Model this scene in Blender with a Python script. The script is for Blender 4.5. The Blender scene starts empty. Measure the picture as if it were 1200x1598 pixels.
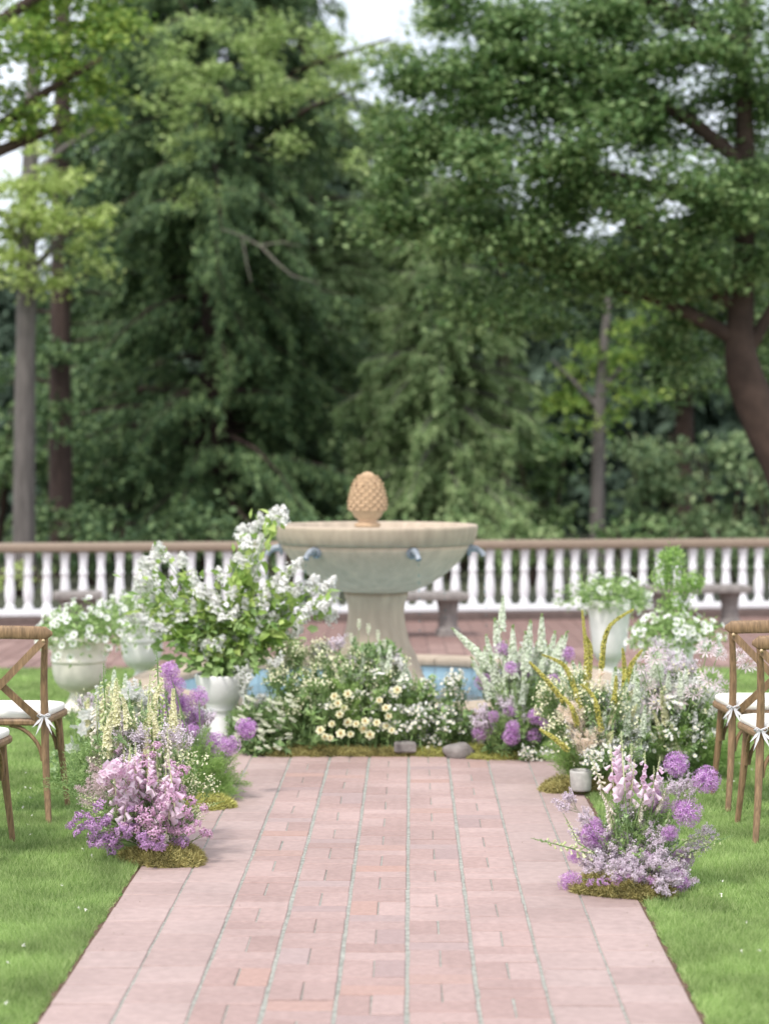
import bpy, math, random
import numpy as np
from mathutils import Vector, Matrix

random.seed(7)
RNG = np.random.default_rng(7)
S = bpy.context.scene
C = S.collection

# ------------------------------------------------------------------ camera
FPX = 3130.0                      # focal length in photograph pixels
CAM_Z = 1.645
PITCH = math.atan((799 - 712) / FPX)
cam_d = bpy.data.cameras.new('camera')
cam = bpy.data.objects.new('camera', cam_d)
C.objects.link(cam)
cam.location = (0, 0, CAM_Z)
cam.rotation_euler = (math.radians(90) - PITCH, 0, 0)
cam_d.sensor_fit = 'VERTICAL'
cam_d.sensor_height = 36
cam_d.lens = FPX / 1598 * 36
cam_d.clip_end = 1000
cam_d.dof.use_dof = True
cam_d.dof.focus_distance = 8.2
cam_d.dof.aperture_fstop = 1.9
S.camera = cam

# ------------------------------------------------------------------ light
SUN_EL, SUN_AZ = math.radians(56), math.radians(212)      # behind the camera, a little left
w = bpy.data.worlds.new('World')
S.world = w
w.use_nodes = True
nt = w.node_tree
nt.nodes.clear()
out = nt.nodes.new('ShaderNodeOutputWorld')
bg = nt.nodes.new('ShaderNodeBackground')
sky = nt.nodes.new('ShaderNodeTexSky')
sky.sky_type = 'NISHITA'
sky.sun_disc = False
sky.sun_elevation = SUN_EL
sky.sun_rotation = SUN_AZ
sky.air_density = 1.0
sky.dust_density = 3.0
sky.ozone_density = 1.0
mx = nt.nodes.new('ShaderNodeMix')
mx.data_type = 'RGBA'
tc = nt.nodes.new('ShaderNodeTexCoord')
cn = nt.nodes.new('ShaderNodeTexNoise')
cn.inputs['Scale'].default_value = 2.2
cn.inputs['Detail'].default_value = 6
cr = nt.nodes.new('ShaderNodeMapRange')
cr.inputs['From Min'].default_value = .35
cr.inputs['From Max'].default_value = .6
cr.inputs['To Min'].default_value = .55
cr.inputs['To Max'].default_value = .92
nt.links.new(tc.outputs['Generated'], cn.inputs['Vector'])
nt.links.new(cn.outputs['Fac'], cr.inputs['Value'])
nt.links.new(cr.outputs['Result'], mx.inputs['Factor'])
nt.links.new(sky.outputs['Color'], mx.inputs['A'])
mx.inputs['B'].default_value = (12.4, 13.0, 14.2, 1)
nt.links.new(mx.outputs['Result'], bg.inputs['Color'])
bg.inputs['Strength'].default_value = 0.10
nt.links.new(bg.outputs['Background'], out.inputs['Surface'])

sd = bpy.data.lights.new('sun', 'SUN')
sd.energy = 2.5
sd.angle = math.radians(10)
sd.color = (1.0, .96, .9)
sun = bpy.data.objects.new('sun', sd)
C.objects.link(sun)
sv = Vector((math.sin(SUN_AZ) * math.cos(SUN_EL), math.cos(SUN_AZ) * math.cos(SUN_EL), math.sin(SUN_EL)))
sun.rotation_euler = sv.to_track_quat('Z', 'Y').to_euler()
S.view_settings.view_transform = 'Standard'
S.view_settings.look = 'None'
S.view_settings.exposure = 0.42
S.view_settings.gamma = 1
S.view_settings.use_curve_mapping = False
S.render.engine = 'CYCLES'
S.cycles.max_bounces = 8
S.cycles.transparent_max_bounces = 8


# ------------------------------------------------------------------ helpers
def PT(px, py, Y):
    """point at ground distance Y that lies along a measured sight line of the photograph"""
    a, b = (px - 600) / FPX, (799 - py) / FPX
    d = np.array([a, math.cos(PITCH) + b * math.sin(PITCH), -math.sin(PITCH) + b * math.cos(PITCH)])
    return np.array([0, 0, CAM_Z]) + d * (Y / d[1])


def GY(py):
    """ground distance of a measured foot line"""
    return FPX * CAM_Z / (py - 712)


def rn(a, b, n=None):
    return RNG.uniform(a, b, n)


def unit(v):
    v = np.asarray(v, float)
    return v / (np.linalg.norm(v, axis=-1, keepdims=True) + 1e-12)


class MB:
    """collects vertices and faces as arrays and links them as one mesh"""

    def __init__(self):
        self.V, self.F, self.n = [], [], 0

    def add(self, v, f, m=0, smooth=False):
        v = np.asarray(v, float).reshape(-1, 3)
        f = np.asarray(f, int)
        self.V.append(v)
        self.F.append((f + self.n, m, smooth))
        self.n += len(v)
        return self

    def xf(self, M):
        M = np.array(M)
        self.V = [v @ M[:3, :3].T + M[:3, 3] for v in self.V]
        return self

    def tube(self, pts, rad, seg=6, m=0, smooth=True, cap=True):
        pts = np.asarray(pts, float)
        n = len(pts)
        rad = np.broadcast_to(np.asarray(rad, float), (n,))
        t = np.gradient(pts, axis=0)
        t = unit(t)
        ref = np.array([0, 0, 1.0]) if abs(t[:, 2]).mean() < .8 else np.array([1.0, 0, 0])
        a = unit(np.cross(t, ref))
        b = np.cross(t, a)
        an = np.linspace(0, 2 * math.pi, seg, endpoint=False)
        ring = (a[:, None] * np.cos(an)[None, :, None] + b[:, None] * np.sin(an)[None, :, None]) * rad[:, None, None]
        v = (pts[:, None] + ring).reshape(-1, 3)
        f = []
        for i in range(n - 1):
            for k in range(seg):
                k2 = (k + 1) % seg
                f.append((i * seg + k, i * seg + k2, (i + 1) * seg + k2, (i + 1) * seg + k))
        self.add(v, f, m, smooth)
        if cap:
            self.add(np.vstack([v[:seg], pts[:1]]), [(k, seg, (k + 1) % seg) for k in range(seg)], m)
            self.add(np.vstack([v[-seg:], pts[-1:]]), [((k + 1) % seg, seg, k) for k in range(seg)], m)
        return self

    def lathe(self, prof, seg=24, c=(0, 0, 0), m=0, smooth=True, wob=None):
        prof = np.asarray(prof, float)
        an = np.linspace(0, 2 * math.pi, seg, endpoint=False)
        r = prof[:, 0][:, None] * np.ones(seg)[None]
        if wob is not None:
            r = r * wob(an[None], prof[:, 1][:, None])
        v = np.stack([r * np.cos(an), r * np.sin(an), prof[:, 1][:, None] * np.ones(seg)], -1).reshape(-1, 3) + np.array(c)
        f = []
        for i in range(len(prof) - 1):
            for k in range(seg):
                k2 = (k + 1) % seg
                f.append((i * seg + k, i * seg + k2, (i + 1) * seg + k2, (i + 1) * seg + k))
        return self.add(v, f, m, smooth)

    def box(self, x0, x1, y0, y1, z0, z1, ch=.002, m=0):
        """box with chamfered edges on every side (rounded-over look)"""
        v, q = [], []
        c = min(ch, (x1 - x0) / 3, (y1 - y0) / 3, (z1 - z0) / 3)
        for (z, i) in ((z0, c), (z0 + c, 0), (z1 - c, 0), (z1, c)):
            v += [(x0 + i, y0 + i, z), (x1 - i, y0 + i, z), (x1 - i, y1 - i, z), (x0 + i, y1 - i, z)]
        for r in range(3):
            for k in range(4):
                k2 = (k + 1) % 4
                q.append((r * 4 + k, r * 4 + k2, r * 4 + 4 + k2, r * 4 + 4 + k))
        q += [(3, 2, 1, 0), (12, 13, 14, 15)]
        return self.add(v, q, m)

    def leaf(self, P, D, N, L, W, m=0, fold=.12, mid=.45):
        """many pointed leaves at once: base P, direction D, face normal N"""
        P = np.asarray(P, float).reshape(-1, 3)
        n = len(P)
        D = unit(np.broadcast_to(D, (n, 3)))
        N = np.broadcast_to(N, (n, 3))
        L = np.broadcast_to(L, (n,))[:, None]
        W = np.broadcast_to(W, (n,))[:, None]
        Sd = unit(np.cross(D, N))
        Nn = np.cross(Sd, D)
        a = P
        b = P + D * L * mid + Sd * W / 2 + Nn * W * fold
        t = P + D * L
        c = P + D * L * mid - Sd * W / 2 + Nn * W * fold
        v = np.stack([a, b, t, c], 1).reshape(-1, 3)
        f = np.arange(4 * n).reshape(n, 4)
        return self.add(v, f, m)

    def blades(self, P, D, N, L, W, m=0):
        """one-triangle blades"""
        n = len(P)
        D = unit(D)
        Sd = unit(np.cross(D, N))
        L = np.broadcast_to(L, (n,))[:, None]
        W = np.broadcast_to(W, (n,))[:, None]
        v = np.stack([P - Sd * W / 2, P + Sd * W / 2, P + D * L], 1).reshape(-1, 3)
        return self.add(v, np.arange(3 * n).reshape(n, 3), m)

    def inst(self, src, pos, Z, roll=None, scale=1.0):
        """copies of another MB with its +Z along Z"""
        pos = np.asarray(pos, float).reshape(-1, 3)
        n = len(pos)
        Z = unit(np.broadcast_to(Z, (n, 3)))
        r = RNG.normal(size=(n, 3))
        X = unit(np.cross(Z, r))
        Y = np.cross(Z, X)
        R = np.stack([X, Y, Z], 2)            # columns
        sc = np.broadcast_to(scale, (n,))[:, None, None]
        R = R * sc
        for v, (f, m, sm) in zip(src.V, src.F):
            off = sum(len(x) for x in self.V) - self.n  # always 0
            nv = len(v)
            base = f - self._start(src, v)
            vv = np.einsum('nij,vj->nvi', R, v) + pos[:, None]
            ff = (base[None] + (np.arange(n) * nv)[:, None, None]).reshape(-1, f.shape[1])
            self.add(vv.reshape(-1, 3), ff, m, sm)
        return self

    @staticmethod
    def _start(src, v):
        s = 0
        for x in src.V:
            if x is v:
                return s
            s += len(x)

    def mesh(self, name, mats):
        me = bpy.data.meshes.new(name)
        if not isinstance(mats, (list, tuple)):
            mats = [mats]
        V = np.vstack(self.V).astype(np.float32)
        me.vertices.add(len(V))
        me.vertices.foreach_set('co', V.ravel())
        idx = np.concatenate([f.ravel() for f, _, _ in self.F]).astype(np.int32)
        tot = np.concatenate([np.full(len(f), f.shape[1], np.int32) for f, _, _ in self.F])
        mi = np.concatenate([np.full(len(f), m, np.int32) for f, m, _ in self.F])
        sm = np.concatenate([np.full(len(f), s, bool) for f, _, s in self.F])
        start = np.concatenate([[0], np.cumsum(tot)[:-1]]).astype(np.int32)
        me.loops.add(len(idx))
        me.loops.foreach_set('vertex_index', idx)
        me.polygons.add(len(tot))
        me.polygons.foreach_set('loop_start', start)
        me.polygons.foreach_set('loop_total', tot)
        me.polygons.foreach_set('material_index', mi)
        me.polygons.foreach_set('use_smooth', sm)
        for m in mats:
            me.materials.append(m)
        me.update(calc_edges=True)
        return me

    def build(self, name, mats, parent=None):
        return link(name, self.mesh(name, mats), parent)


def link(name, me, parent=None, M=None):
    o = bpy.data.objects.new(name, me)
    C.objects.link(o)
    if parent is not None:
        o.parent = parent
    if M is not None:
        o.matrix_local = M
    return o


def tag(o, label=None, cat=None, group=None, kind=None):
    if label: o['label'] = label
    if cat: o['category'] = cat
    if group: o['group'] = group
    if kind: o['kind'] = kind
    return o


def thing(name, label, cat, loc=(0, 0, 0), rz=0, group=None):
    o = bpy.data.objects.new(name, None)
    o.empty_display_size = .1
    C.objects.link(o)
    o.location = tuple(float(x) for x in loc)
    o.rotation_euler = (0, 0, rz)
    return tag(o, label, cat, group)


def copy_tree(o, parent=None):
    c = o.copy()
    C.objects.link(c)
    c.parent = parent
    for ch in list(o.children):
        copy_tree(ch, c)
    return c


def shift(mb, loc):
    return mb.xf(Matrix.Translation([-float(x) for x in loc]))


# ------------------------------------------------------------------ materials
def mat(name, c1, c2=None, rough=.6, trans=0, noise=0, nscale=20, bump=0, bscale=60, spec=.3, per='island', third=None, big=0, bigscale=1.5, coord='pos', stretch=None, sheen=0):
    m = bpy.data.materials.new(name)
    m.use_nodes = True
    t = m.node_tree
    N, L = t.nodes, t.links
    b = N['Principled BSDF']
    b.inputs['Roughness'].default_value = rough
    b.inputs['Specular IOR Level'].default_value = spec
    geo = N.new('ShaderNodeNewGeometry')
    col = None
    if c2 is not None:
        ramp = N.new('ShaderNodeValToRGB')
        e = ramp.color_ramp.elements
        e[0].color = (*c1, 1)
        e[1].color = (*c2, 1)
        if third is not None:
            k = e.new(.5)
            k.color = (*third, 1)
        if per == 'island':
            L.new(geo.outputs['Random Per Island'], ramp.inputs['Fac'])
        else:
            oi = N.new('ShaderNodeObjectInfo')
            L.new(oi.outputs['Random'], ramp.inputs['Fac'])
        col = ramp.outputs['Color']
    else:
        rgb = N.new('ShaderNodeRGB')
        rgb.outputs[0].default_value = (*c1, 1)
        col = rgb.outputs[0]
    vec = geo.outputs['Position']
    if coord == 'obj':
        tc = N.new('ShaderNodeTexCoord')
        vec = tc.outputs['Object']
    if stretch:
        mp = N.new('ShaderNodeMapping')
        mp.inputs['Scale'].default_value = stretch
        L.new(vec, mp.inputs['Vector'])
        vec = mp.outputs['Vector']

    def mult(col, amt, sc, det=5):
        nz = N.new('ShaderNodeTexNoise')
        nz.inputs['Scale'].default_value = sc
        nz.inputs['Detail'].default_value = det
        L.new(vec, nz.inputs['Vector'])
        mr = N.new('ShaderNodeMapRange')
        mr.inputs['From Min'].default_value = .3
        mr.inputs['From Max'].default_value = .7
        mr.inputs['To Min'].default_value = 1 - amt
        mr.inputs['To Max'].default_value = 1 + amt
        L.new(nz.outputs['Fac'], mr.inputs['Value'])
        mm = N.new('ShaderNodeMix')
        mm.data_type = 'RGBA'
        mm.blend_type = 'MULTIPLY'
        mm.inputs['Factor'].default_value = 1
        L.new(col, mm.inputs['A'])
        L.new(mr.outputs['Result'], mm.inputs['B'])
        return mm.outputs['Result']

    if noise: col = mult(col, noise, nscale)
    if big: col = mult(col, big, bigscale, 3)
    L.new(col, b.inputs['Base Color'])
    if bump:
        nz = N.new('ShaderNodeTexNoise')
        nz.inputs['Scale'].default_value = bscale
        nz.inputs['Detail'].default_value = 6
        L.new(vec, nz.inputs['Vector'])
        bp = N.new('ShaderNodeBump')
        bp.inputs['Strength'].default_value = bump
        bp.inputs['Distance'].default_value = .01
        L.new(nz.outputs['Fac'], bp.inputs['Height'])
        L.new(bp.outputs['Normal'], b.inputs['Normal'])
    if sheen:
        b.inputs['Sheen Weight'].default_value = sheen
    if trans:
        tr = N.new('ShaderNodeBsdfTranslucent')
        L.new(col, tr.inputs['Color'])
        ms = N.new('ShaderNodeMixShader')
        ms.inputs['Fac'].default_value = trans
        L.new(b.outputs[0], ms.inputs[1])
        L.new(tr.outputs[0], ms.inputs[2])
        L.new(ms.outputs[0], N['Material Output'].inputs['Surface'])
    return m


M = {}
M['lawn'] = mat('lawn_soil', (.10, .19, .045), noise=.35, nscale=60, big=.15, rough=.9, bump=.4)
M['grass'] = mat('grass_blade', (.20, .31, .085), (.50, .60, .27), rough=.5, trans=.3, big=.30, bigscale=3.5, third=(.31, .43, .145))
M['soil'] = mat('edge_soil', (.12, .075, .05), noise=.4, nscale=80, rough=.95, bump=.6)
M['forest'] = mat('forest_floor', (.05, .055, .03), noise=.4, nscale=6, rough=.95)
M['brick'] = mat('brick_clay', (.325, .222, .20), (.395, .285, .262), third=(.355, .25, .228), per='object', noise=.10, nscale=35, big=.12, bigscale=1.7, rough=.75, bump=.25, bscale=220, spec=.3)
M['brick_orange'] = mat('brick_clay_orange', (.375, .238, .20), (.36, .245, .215), per='object', noise=.08, nscale=35, rough=.75, bump=.25, bscale=220)
M['brick_mauve'] = mat('brick_clay_mauve', (.315, .225, .212), (.35, .26, .245), per='object', noise=.08, nscale=35, rough=.7, bump=.25, bscale=220)
M['paver'] = mat('paver_clay', (.335, .243, .222), (.375, .282, .26), per='object', noise=.09, nscale=25, big=.12, bigscale=1.7, rough=.75, bump=.2, bscale=200)
M['mortar'] = mat('mortar', (.30, .30, .265), noise=.3, nscale=40, rough=.95, bump=.5, bscale=200)
M['terrace'] = mat('terrace_brick', (.20, .122, .105), (.29, .19, .165), per='object', noise=.12, nscale=20, rough=.8)
M['terrace_m'] = mat('terrace_mortar', (.17, .125, .115), noise=.2, nscale=20, rough=.9)
M['plinth'] = mat('plinth_stone_shaded', (.13, .095, .085), noise=.2, nscale=12, rough=.9)  # shade at the balustrade foot painted in as a darker base colour
M['stone_tan'] = mat('cast_stone_tan', (.42, .34, .26), noise=.11, nscale=5, stretch=(4, 4, 1), rough=.8, bump=.15, bscale=120, big=.06, bigscale=3)
M['stone_bowl'] = mat('cast_stone_grey', (.55, .435, .335), noise=.09, nscale=4, stretch=(5, 5, .9), rough=.8, bump=.12, bscale=120, big=.08, bigscale=3)
M['cone'] = mat('finial_terracotta', (.46, .31, .19), noise=.12, nscale=30, rough=.75, bump=.2, bscale=160)
M['rail_paint'] = mat('rail_paint_taupe', (.27, .205, .155), noise=.07, nscale=12, rough=.55)
M['white_paint'] = mat('white_paint', (.72, .71, .72), (.82, .81, .83), per='object', noise=.06, nscale=10, rough=.45)
M['bench'] = mat('weathered_stone', (.235, .21, .195), noise=.25, nscale=18, rough=.9, bump=.3)
M['spout'] = mat('patinated_bronze', (.17, .19, .22), (.28, .31, .35), noise=.3, nscale=40, rough=.4, spec=.6)
M['tile_blue'] = mat('glazed_tile_blue', (.20, .42, .60), (.72, .80, .82), third=(.38, .60, .72), per='island', rough=.2, spec=.6)
M['urn_tan'] = mat('urn_cast_stone', (.74, .68, .61), noise=.08, nscale=14, rough=.7, bump=.12, bscale=120)
M['glassy'] = mat('vessel_grey', (.42, .40, .37), noise=.2, nscale=30, rough=.3)
M['urn_white'] = mat('urn_white', (.80, .77, .76), noise=.05, nscale=14, rough=.6, bump=.08, bscale=120)
M['potsoil'] = mat('potting_soil', (.05, .035, .025), rough=1)
M['wood'] = mat('chair_oak', (.235, .148, .082), noise=.34, nscale=12, rough=.5, coord='obj', stretch=(9, 9, 1.2), big=.14, bigscale=3)
M['rivet'] = mat('brass_rivet', (.5, .36, .2), rough=.35, spec=.8)
M['cushion'] = mat('ivory_cushion', (.80, .77, .71), noise=.03, nscale=30, rough=.9, bump=.15, bscale=350, coord='obj')
M['ribbon'] = mat('ribbon_grey', (.62, .60, .62), rough=.7)
M['stem'] = mat('stem_green', (.17, .28, .09), (.28, .40, .16), rough=.6, trans=.15)
M['leaf_lime'] = mat('leaf_lime', (.22, .36, .08), (.58, .70, .24), third=(.36, .50, .13), rough=.45, trans=.45)
M['leaf_mid'] = mat('leaf_mid', (.17, .29, .08), (.46, .60, .25), rough=.5, trans=.35)
M['leaf_lilac'] = mat('leaf_lilac', (.22, .36, .08), (.60, .70, .24), third=(.36, .50, .13), per='object', rough=.4, trans=.5)
M['leaf_grey'] = mat('leaf_greygreen', (.22, .34, .15), (.46, .58, .31), rough=.6, trans=.3)
M['fern'] = mat('fern_lime', (.25, .42, .10), (.45, .60, .22), rough=.6, trans=.4)
M['leaf_dark'] = mat('leaf_dark', (.12, .21, .075), (.32, .44, .18), rough=.5, trans=.25)
M['moss'] = mat('moss', (.22, .19, .06), (.62, .55, .24), third=(.40, .35, .13), rough=.9, trans=.2)
M['moss_lime'] = mat('moss_lime', (.32, .32, .07), (.64, .62, .22), rough=.9, trans=.2)
M['moss_base'] = mat('moss_base', (.13, .12, .04), noise=.4, nscale=60, rough=1, bump=1, bscale=80)
M['allium'] = mat('allium_purple', (.40, .16, .44), (.78, .54, .78), third=(.57, .30, .60), rough=.6, trans=.25)
M['allium_core'] = mat('allium_core', (.30, .09, .34), (.45, .20, .5), rough=.6)
M['statice'] = mat('statice_lilac', (.48, .38, .45), (.90, .84, .88), third=(.70, .58, .67), rough=.8, trans=.2)
M['statice2'] = mat('haze_blush', (.70, .58, .68), (.88, .82, .86), rough=.8, trans=.2)
M['limecream'] = mat('petal_limecream', (.62, .62, .34), (.90, .86, .68), third=(.80, .76, .50), rough=.7, trans=.25)
M['sticks'] = mat('statice_stem', (.22, .22, .15), (.34, .32, .24), rough=.8)
M['sweet'] = mat('cluster_purple', (.36, .18, .40), (.78, .56, .74), third=(.58, .34, .58), rough=.7, trans=.2)
M['sweet_pale'] = mat('cluster_pink', (.70, .42, .58), (.86, .66, .74), third=(.62, .36, .52), rough=.7, trans=.2)
M['bell_pink'] = mat('foxglove_pink', (.78, .54, .70), (.90, .78, .84), rough=.5, trans=.4)
M['bell_cream'] = mat('foxglove_cream', (.80, .76, .60), (.86, .78, .74), rough=.5, trans=.4)
M['bud'] = mat('bud_lime', (.54, .60, .28), (.82, .84, .58), rough=.6, trans=.25)
M['white_pet'] = mat('white_petal', (.80, .78, .74), (.90, .89, .88), rough=.6, trans=.3)
M['veronica'] = mat('spire_greenwhite', (.55, .64, .45), (.86, .87, .78), rough=.7, trans=.25)
M['eremurus'] = mat('foxtail_lime', (.45, .42, .08), (.74, .68, .26), third=(.60, .56, .15), rough=.7, trans=.2)
M['peach'] = mat('plume_peach', (.88, .72, .58), (.93, .85, .76), rough=.8, trans=.3)
M['plume_pink'] = mat('plume_mauve', (.62, .46, .48), (.82, .68, .68), rough=.8, trans=.3)
M['rose'] = mat('rose_cream', (.88, .84, .54), (.92, .90, .74), rough=.6, trans=.3)
M['rose_in'] = mat('rose_heart', (.85, .60, .28), (.90, .72, .36), rough=.6, trans=.3)
M['yellow'] = mat('flower_eye', (.75, .60, .10), (.80, .70, .25), rough=.7)
M['nerine'] = mat('nerine_blush', (.84, .66, .70), (.90, .80, .84), rough=.5, trans=.35)
M['seed'] = mat('bunny_tail', (.66, .68, .52), (.80, .80, .66), rough=.9, trans=.2)
M['bark_grey'] = mat('bark_grey', (.125, .11, .102), noise=.3, nscale=5, rough=.95, stretch=(4, 4, .6), bump=.5, bscale=10)
M['bark_red'] = mat('bark_redbrown', (.05, .033, .028), noise=.35, nscale=5, rough=.95, stretch=(4, 4, .5))
M['bark_dark'] = mat('bark_dark', (.055, .036, .028), noise=.35, nscale=5, rough=.95, bump=.5, bscale=8)
M['deadwood'] = mat('dead_branch', (.24, .22, .175), rough=.9)
M['f_maple'] = mat('foliage_maple', (.10, .19, .035), (.46, .56, .14), third=(.21, .33, .07), rough=.55, trans=.45)
M['f_oak'] = mat('foliage_oak', (.055, .11, .035), (.32, .42, .18), third=(.13, .22, .075), rough=.5, trans=.3)
M['f_yellow'] = mat('foliage_yellowgreen', (.28, .38, .09), (.66, .74, .32), third=(.44, .54, .18), rough=.6, trans=.4)
M['f_pale'] = mat('foliage_palegreen', (.18, .27, .08), (.50, .60, .26), third=(.32, .42, .15), rough=.6, trans=.35)
M['f_conifer'] = mat('foliage_conifer', (.035, .075, .030), (.21, .30, .12), third=(.08, .14, .055), rough=.6, trans=.12)
M['f_hemlock'] = mat('foliage_hemlock', (.10, .17, .06), (.38, .47, .22), third=(.18, .26, .10), rough=.6, trans=.2)
M['f_willow'] = mat('foliage_willow', (.10, .165, .075), (.34, .42, .21), third=(.17, .25, .115), rough=.6, trans=.25)
M['f_far'] = mat('foliage_far', (.035, .06, .04), (.10, .15, .10), rough=.7, trans=.1)

# water
wm = bpy.data.materials.new('pool_water')
wm.use_nodes = True
N, L = wm.node_tree.nodes, wm.node_tree.links
N.clear()
o_ = N.new('ShaderNodeOutputMaterial'); tr = N.new('ShaderNodeBsdfTransparent'); gl = N.new('ShaderNodeBsdfGlossy')
fr = N.new('ShaderNodeFresnel'); ms = N.new('ShaderNodeMixShader'); nz = N.new('ShaderNodeTexNoise'); bp = N.new('ShaderNodeBump')
gq = N.new('ShaderNodeNewGeometry')
tr.inputs['Color'].default_value = (.75, .93, .97, 1)
gl.inputs['Roughness'].default_value = .05
fr.inputs['IOR'].default_value = 1.33
nz.inputs['Scale'].default_value = 9
bp.inputs['Strength'].default_value = .35
bp.inputs['Distance'].default_value = .03
L.new(gq.outputs['Position'], nz.inputs['Vector'])
L.new(nz.outputs['Fac'], bp.inputs['Height'])
L.new(bp.outputs['Normal'], gl.inputs['Normal']); L.new(bp.outputs['Normal'], fr.inputs['Normal'])
L.new(fr.outputs[0], ms.inputs[0]); L.new(tr.outputs[0], ms.inputs[1]); L.new(gl.outputs[0], ms.inputs[2])
L.new(ms.outputs[0], o_.inputs['Surface'])
M['water'] = wm
M['glass'] = wm

# ------------------------------------------------------------------ setting: ground
g = MB()
n_ = 60
g.add([(-150, -20, -.014), (150, -20, -.014), (150, 21.6, -.014), (-150, 21.6, -.014)], [(0, 1, 2, 3)])
tag(g.build('lawn', M['lawn']), kind='structure')
g = MB()
g.add([(-400, 21.6, -.03), (400, 21.6, -.03), (400, 800, -.03), (-400, 800, -.03)], [(0, 1, 2, 3)])
tag(g.build('forest_floor', M['forest']), kind='structure')

PY0 = GY(1598)                               # where the path leaves the frame
PX0 = (577.5 - 600) * PY0 / FPX
PYAW = -math.atan(41 / FPX)
W = .2146
path = MB()
path.add([(-4.5 * W + .004, -1.0, -.0045), (4.5 * W - .004, -1.0, -.0045), (4.5 * W - .004, 5.62, -.0045), (-4.5 * W + .004, 5.62, -.0045)], [(0, 1, 2, 3)])
path = tag(path.build('path', M['mortar']), kind='structure')
path.location = (PX0, PY0, 0)
path.rotation_euler = (0, 0, PYAW)
e = MB()
for s in (-1, 1):
    a = 4.5 * W - .002
    ys = np.linspace(-1, 5.5, 90)
    o1 = a + .016 + .010 * np.sin(ys * 7 + s) * np.sin(ys * 23) + rn(-.004, .006, 90)
    v = np.vstack([np.stack([s * a * np.ones(90), ys, -.010 * np.ones(90)], 1), np.stack([s * o1, ys, -.009 * np.ones(90)], 1)])
    e.add(v, [(i, i + 1, 91 + i, 90 + i) for i in range(89)])
e = tag(e.build('soil_edge', M['soil']), kind='structure')
e.location = path.location
e.rotation_euler = path.rotation_euler


def block(wx, wy, h=.03, ch=.003):
    """paving brick, top at z=0, slightly eased upper edges"""
    b = MB()
    x, y = wx / 2, wy / 2
    rc = min(.004, x / 4)
    v = []
    for z, i in ((-h, 0), (-ch, 0), (0, ch)):
        for sx, sy in ((-1, -1), (1, -1), (1, 1), (-1, 1)):
            v.append((sx * (x - i), sy * (y - i), z))
    q = [(r * 4 + k, r * 4 + (k + 1) % 4, r * 4 + 4 + (k + 1) % 4, r * 4 + 4 + k) for r in range(2) for k in range(4)]
    q.append((8, 9, 10, 11))
    return b.add(v, q)


paver_me = [block(W - .007 - .001 * k, W - .006).mesh('paver', M['paver']) for k in range(2)]
br_across = {k: block(W - .014, W / 2 - .006).mesh('brick', M[k]) for k in ('brick', 'brick_orange', 'brick_mauve')}
br_along = {k: block(W / 2 - .009, W - .006).mesh('brick', M[k]) for k in ('brick', 'brick_orange', 'brick_mauve')}
nrow = 31
rowoff = [0, .02, .0, .05, .11, .03, .085, .0, .03]
for c in range(9):
    u = (c - 4) * W
    for r in range(-1, 26):
        v = (r + .5) * W + rowoff[c] - .05
        if v > 5.5:
            continue
        edge = c in (0, 1, 7, 8)
        tilt = lambda: Matrix.Rotation(rn(-.006, .006), 4, 'X') @ Matrix.Rotation(rn(-.006, .006), 4, 'Y') @ Matrix.Rotation(rn(-.012, .012), 4, 'Z')
        if edge:
            link('paver', random.choice(paver_me), path, Matrix.Translation((u + rn(-.001, .001), v, rn(-.0012, .0012))) @ tilt())
        else:
            p = random.random()
            k = lambda: random.choices(['brick', 'brick_orange', 'brick_mauve'], [.85, .07, .08])[0]
            if (r + c) % 2 == 0:
                for s in (-1, 1):
                    link('brick', br_along[k()], path, Matrix.Translation((u + s * (W / 4 - .0022) + rn(-.0012, .0012), v + rn(-.001, .001), rn(-.002, .0015))) @ tilt())
            else:
                for s in (-1, 1):
                    link('brick', br_across[k()], path, Matrix.Translation((u + rn(-.0015, .0015), v + s * (W / 4) + rn(-.001, .001), rn(-.002, .0015))) @ tilt())

# brick terrace round the fountain
g = MB()
TY0, TY1 = 15.55, 21.6
g.add([(-9, TY0, -.006), (9, TY0, -.006), (9, TY1, -.006), (-9, TY1, -.006)], [(0, 1, 2, 3)])
terrace = tag(g.build('terrace', M['terrace_m']), kind='structure')
tb_me = block(.142, .285, .02, .002).mesh('brick', M['terrace'])
tb = block(.142, .285, .02, .002)
rest_pos = []
cnt = 0
cells = []
for i in range(-60, 60):
    for j in range(0, 20):
        x, y = i * .15, TY0 + .15 + j * .295 + (.147 if i % 2 else 0)
        if y < TY1 - .15:
            cells.append((x, y))
vis = [c for c in cells if abs(c[0]) < c[1] * .2 and c[1] < 18.9]
vis.sort(key=lambda c: (c[1], abs(c[0])))
near = set(vis[:300])
for (x, y) in cells:
    if (x, y) in near:
        link('brick', tb_me, terrace, Matrix.Translation((x, y, rn(-.002, .002))))
    else:
        rest_pos.append((x, y, rn(-.002, .002)))
rb = MB()
rp = np.array(rest_pos)
for v, (f, m_, s_) in zip(tb.V, tb.F):
    vv = (v[None] + rp[:, None]).reshape(-1, 3)
    rb.add(vv, (f[None] + (np.arange(len(rp)) * len(v))[:, None, None]).reshape(-1, 4))
tag(rb.build('terrace_bricks', M['terrace'], terrace), kind='stuff')

# ------------------------------------------------------------------ grass
def path_u(x, y):
    """signed distance across the path, from its centre line"""
    dx, dy = x - PX0, y - PY0
    return dx * math.cos(PYAW) + dy * math.sin(PYAW)

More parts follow.
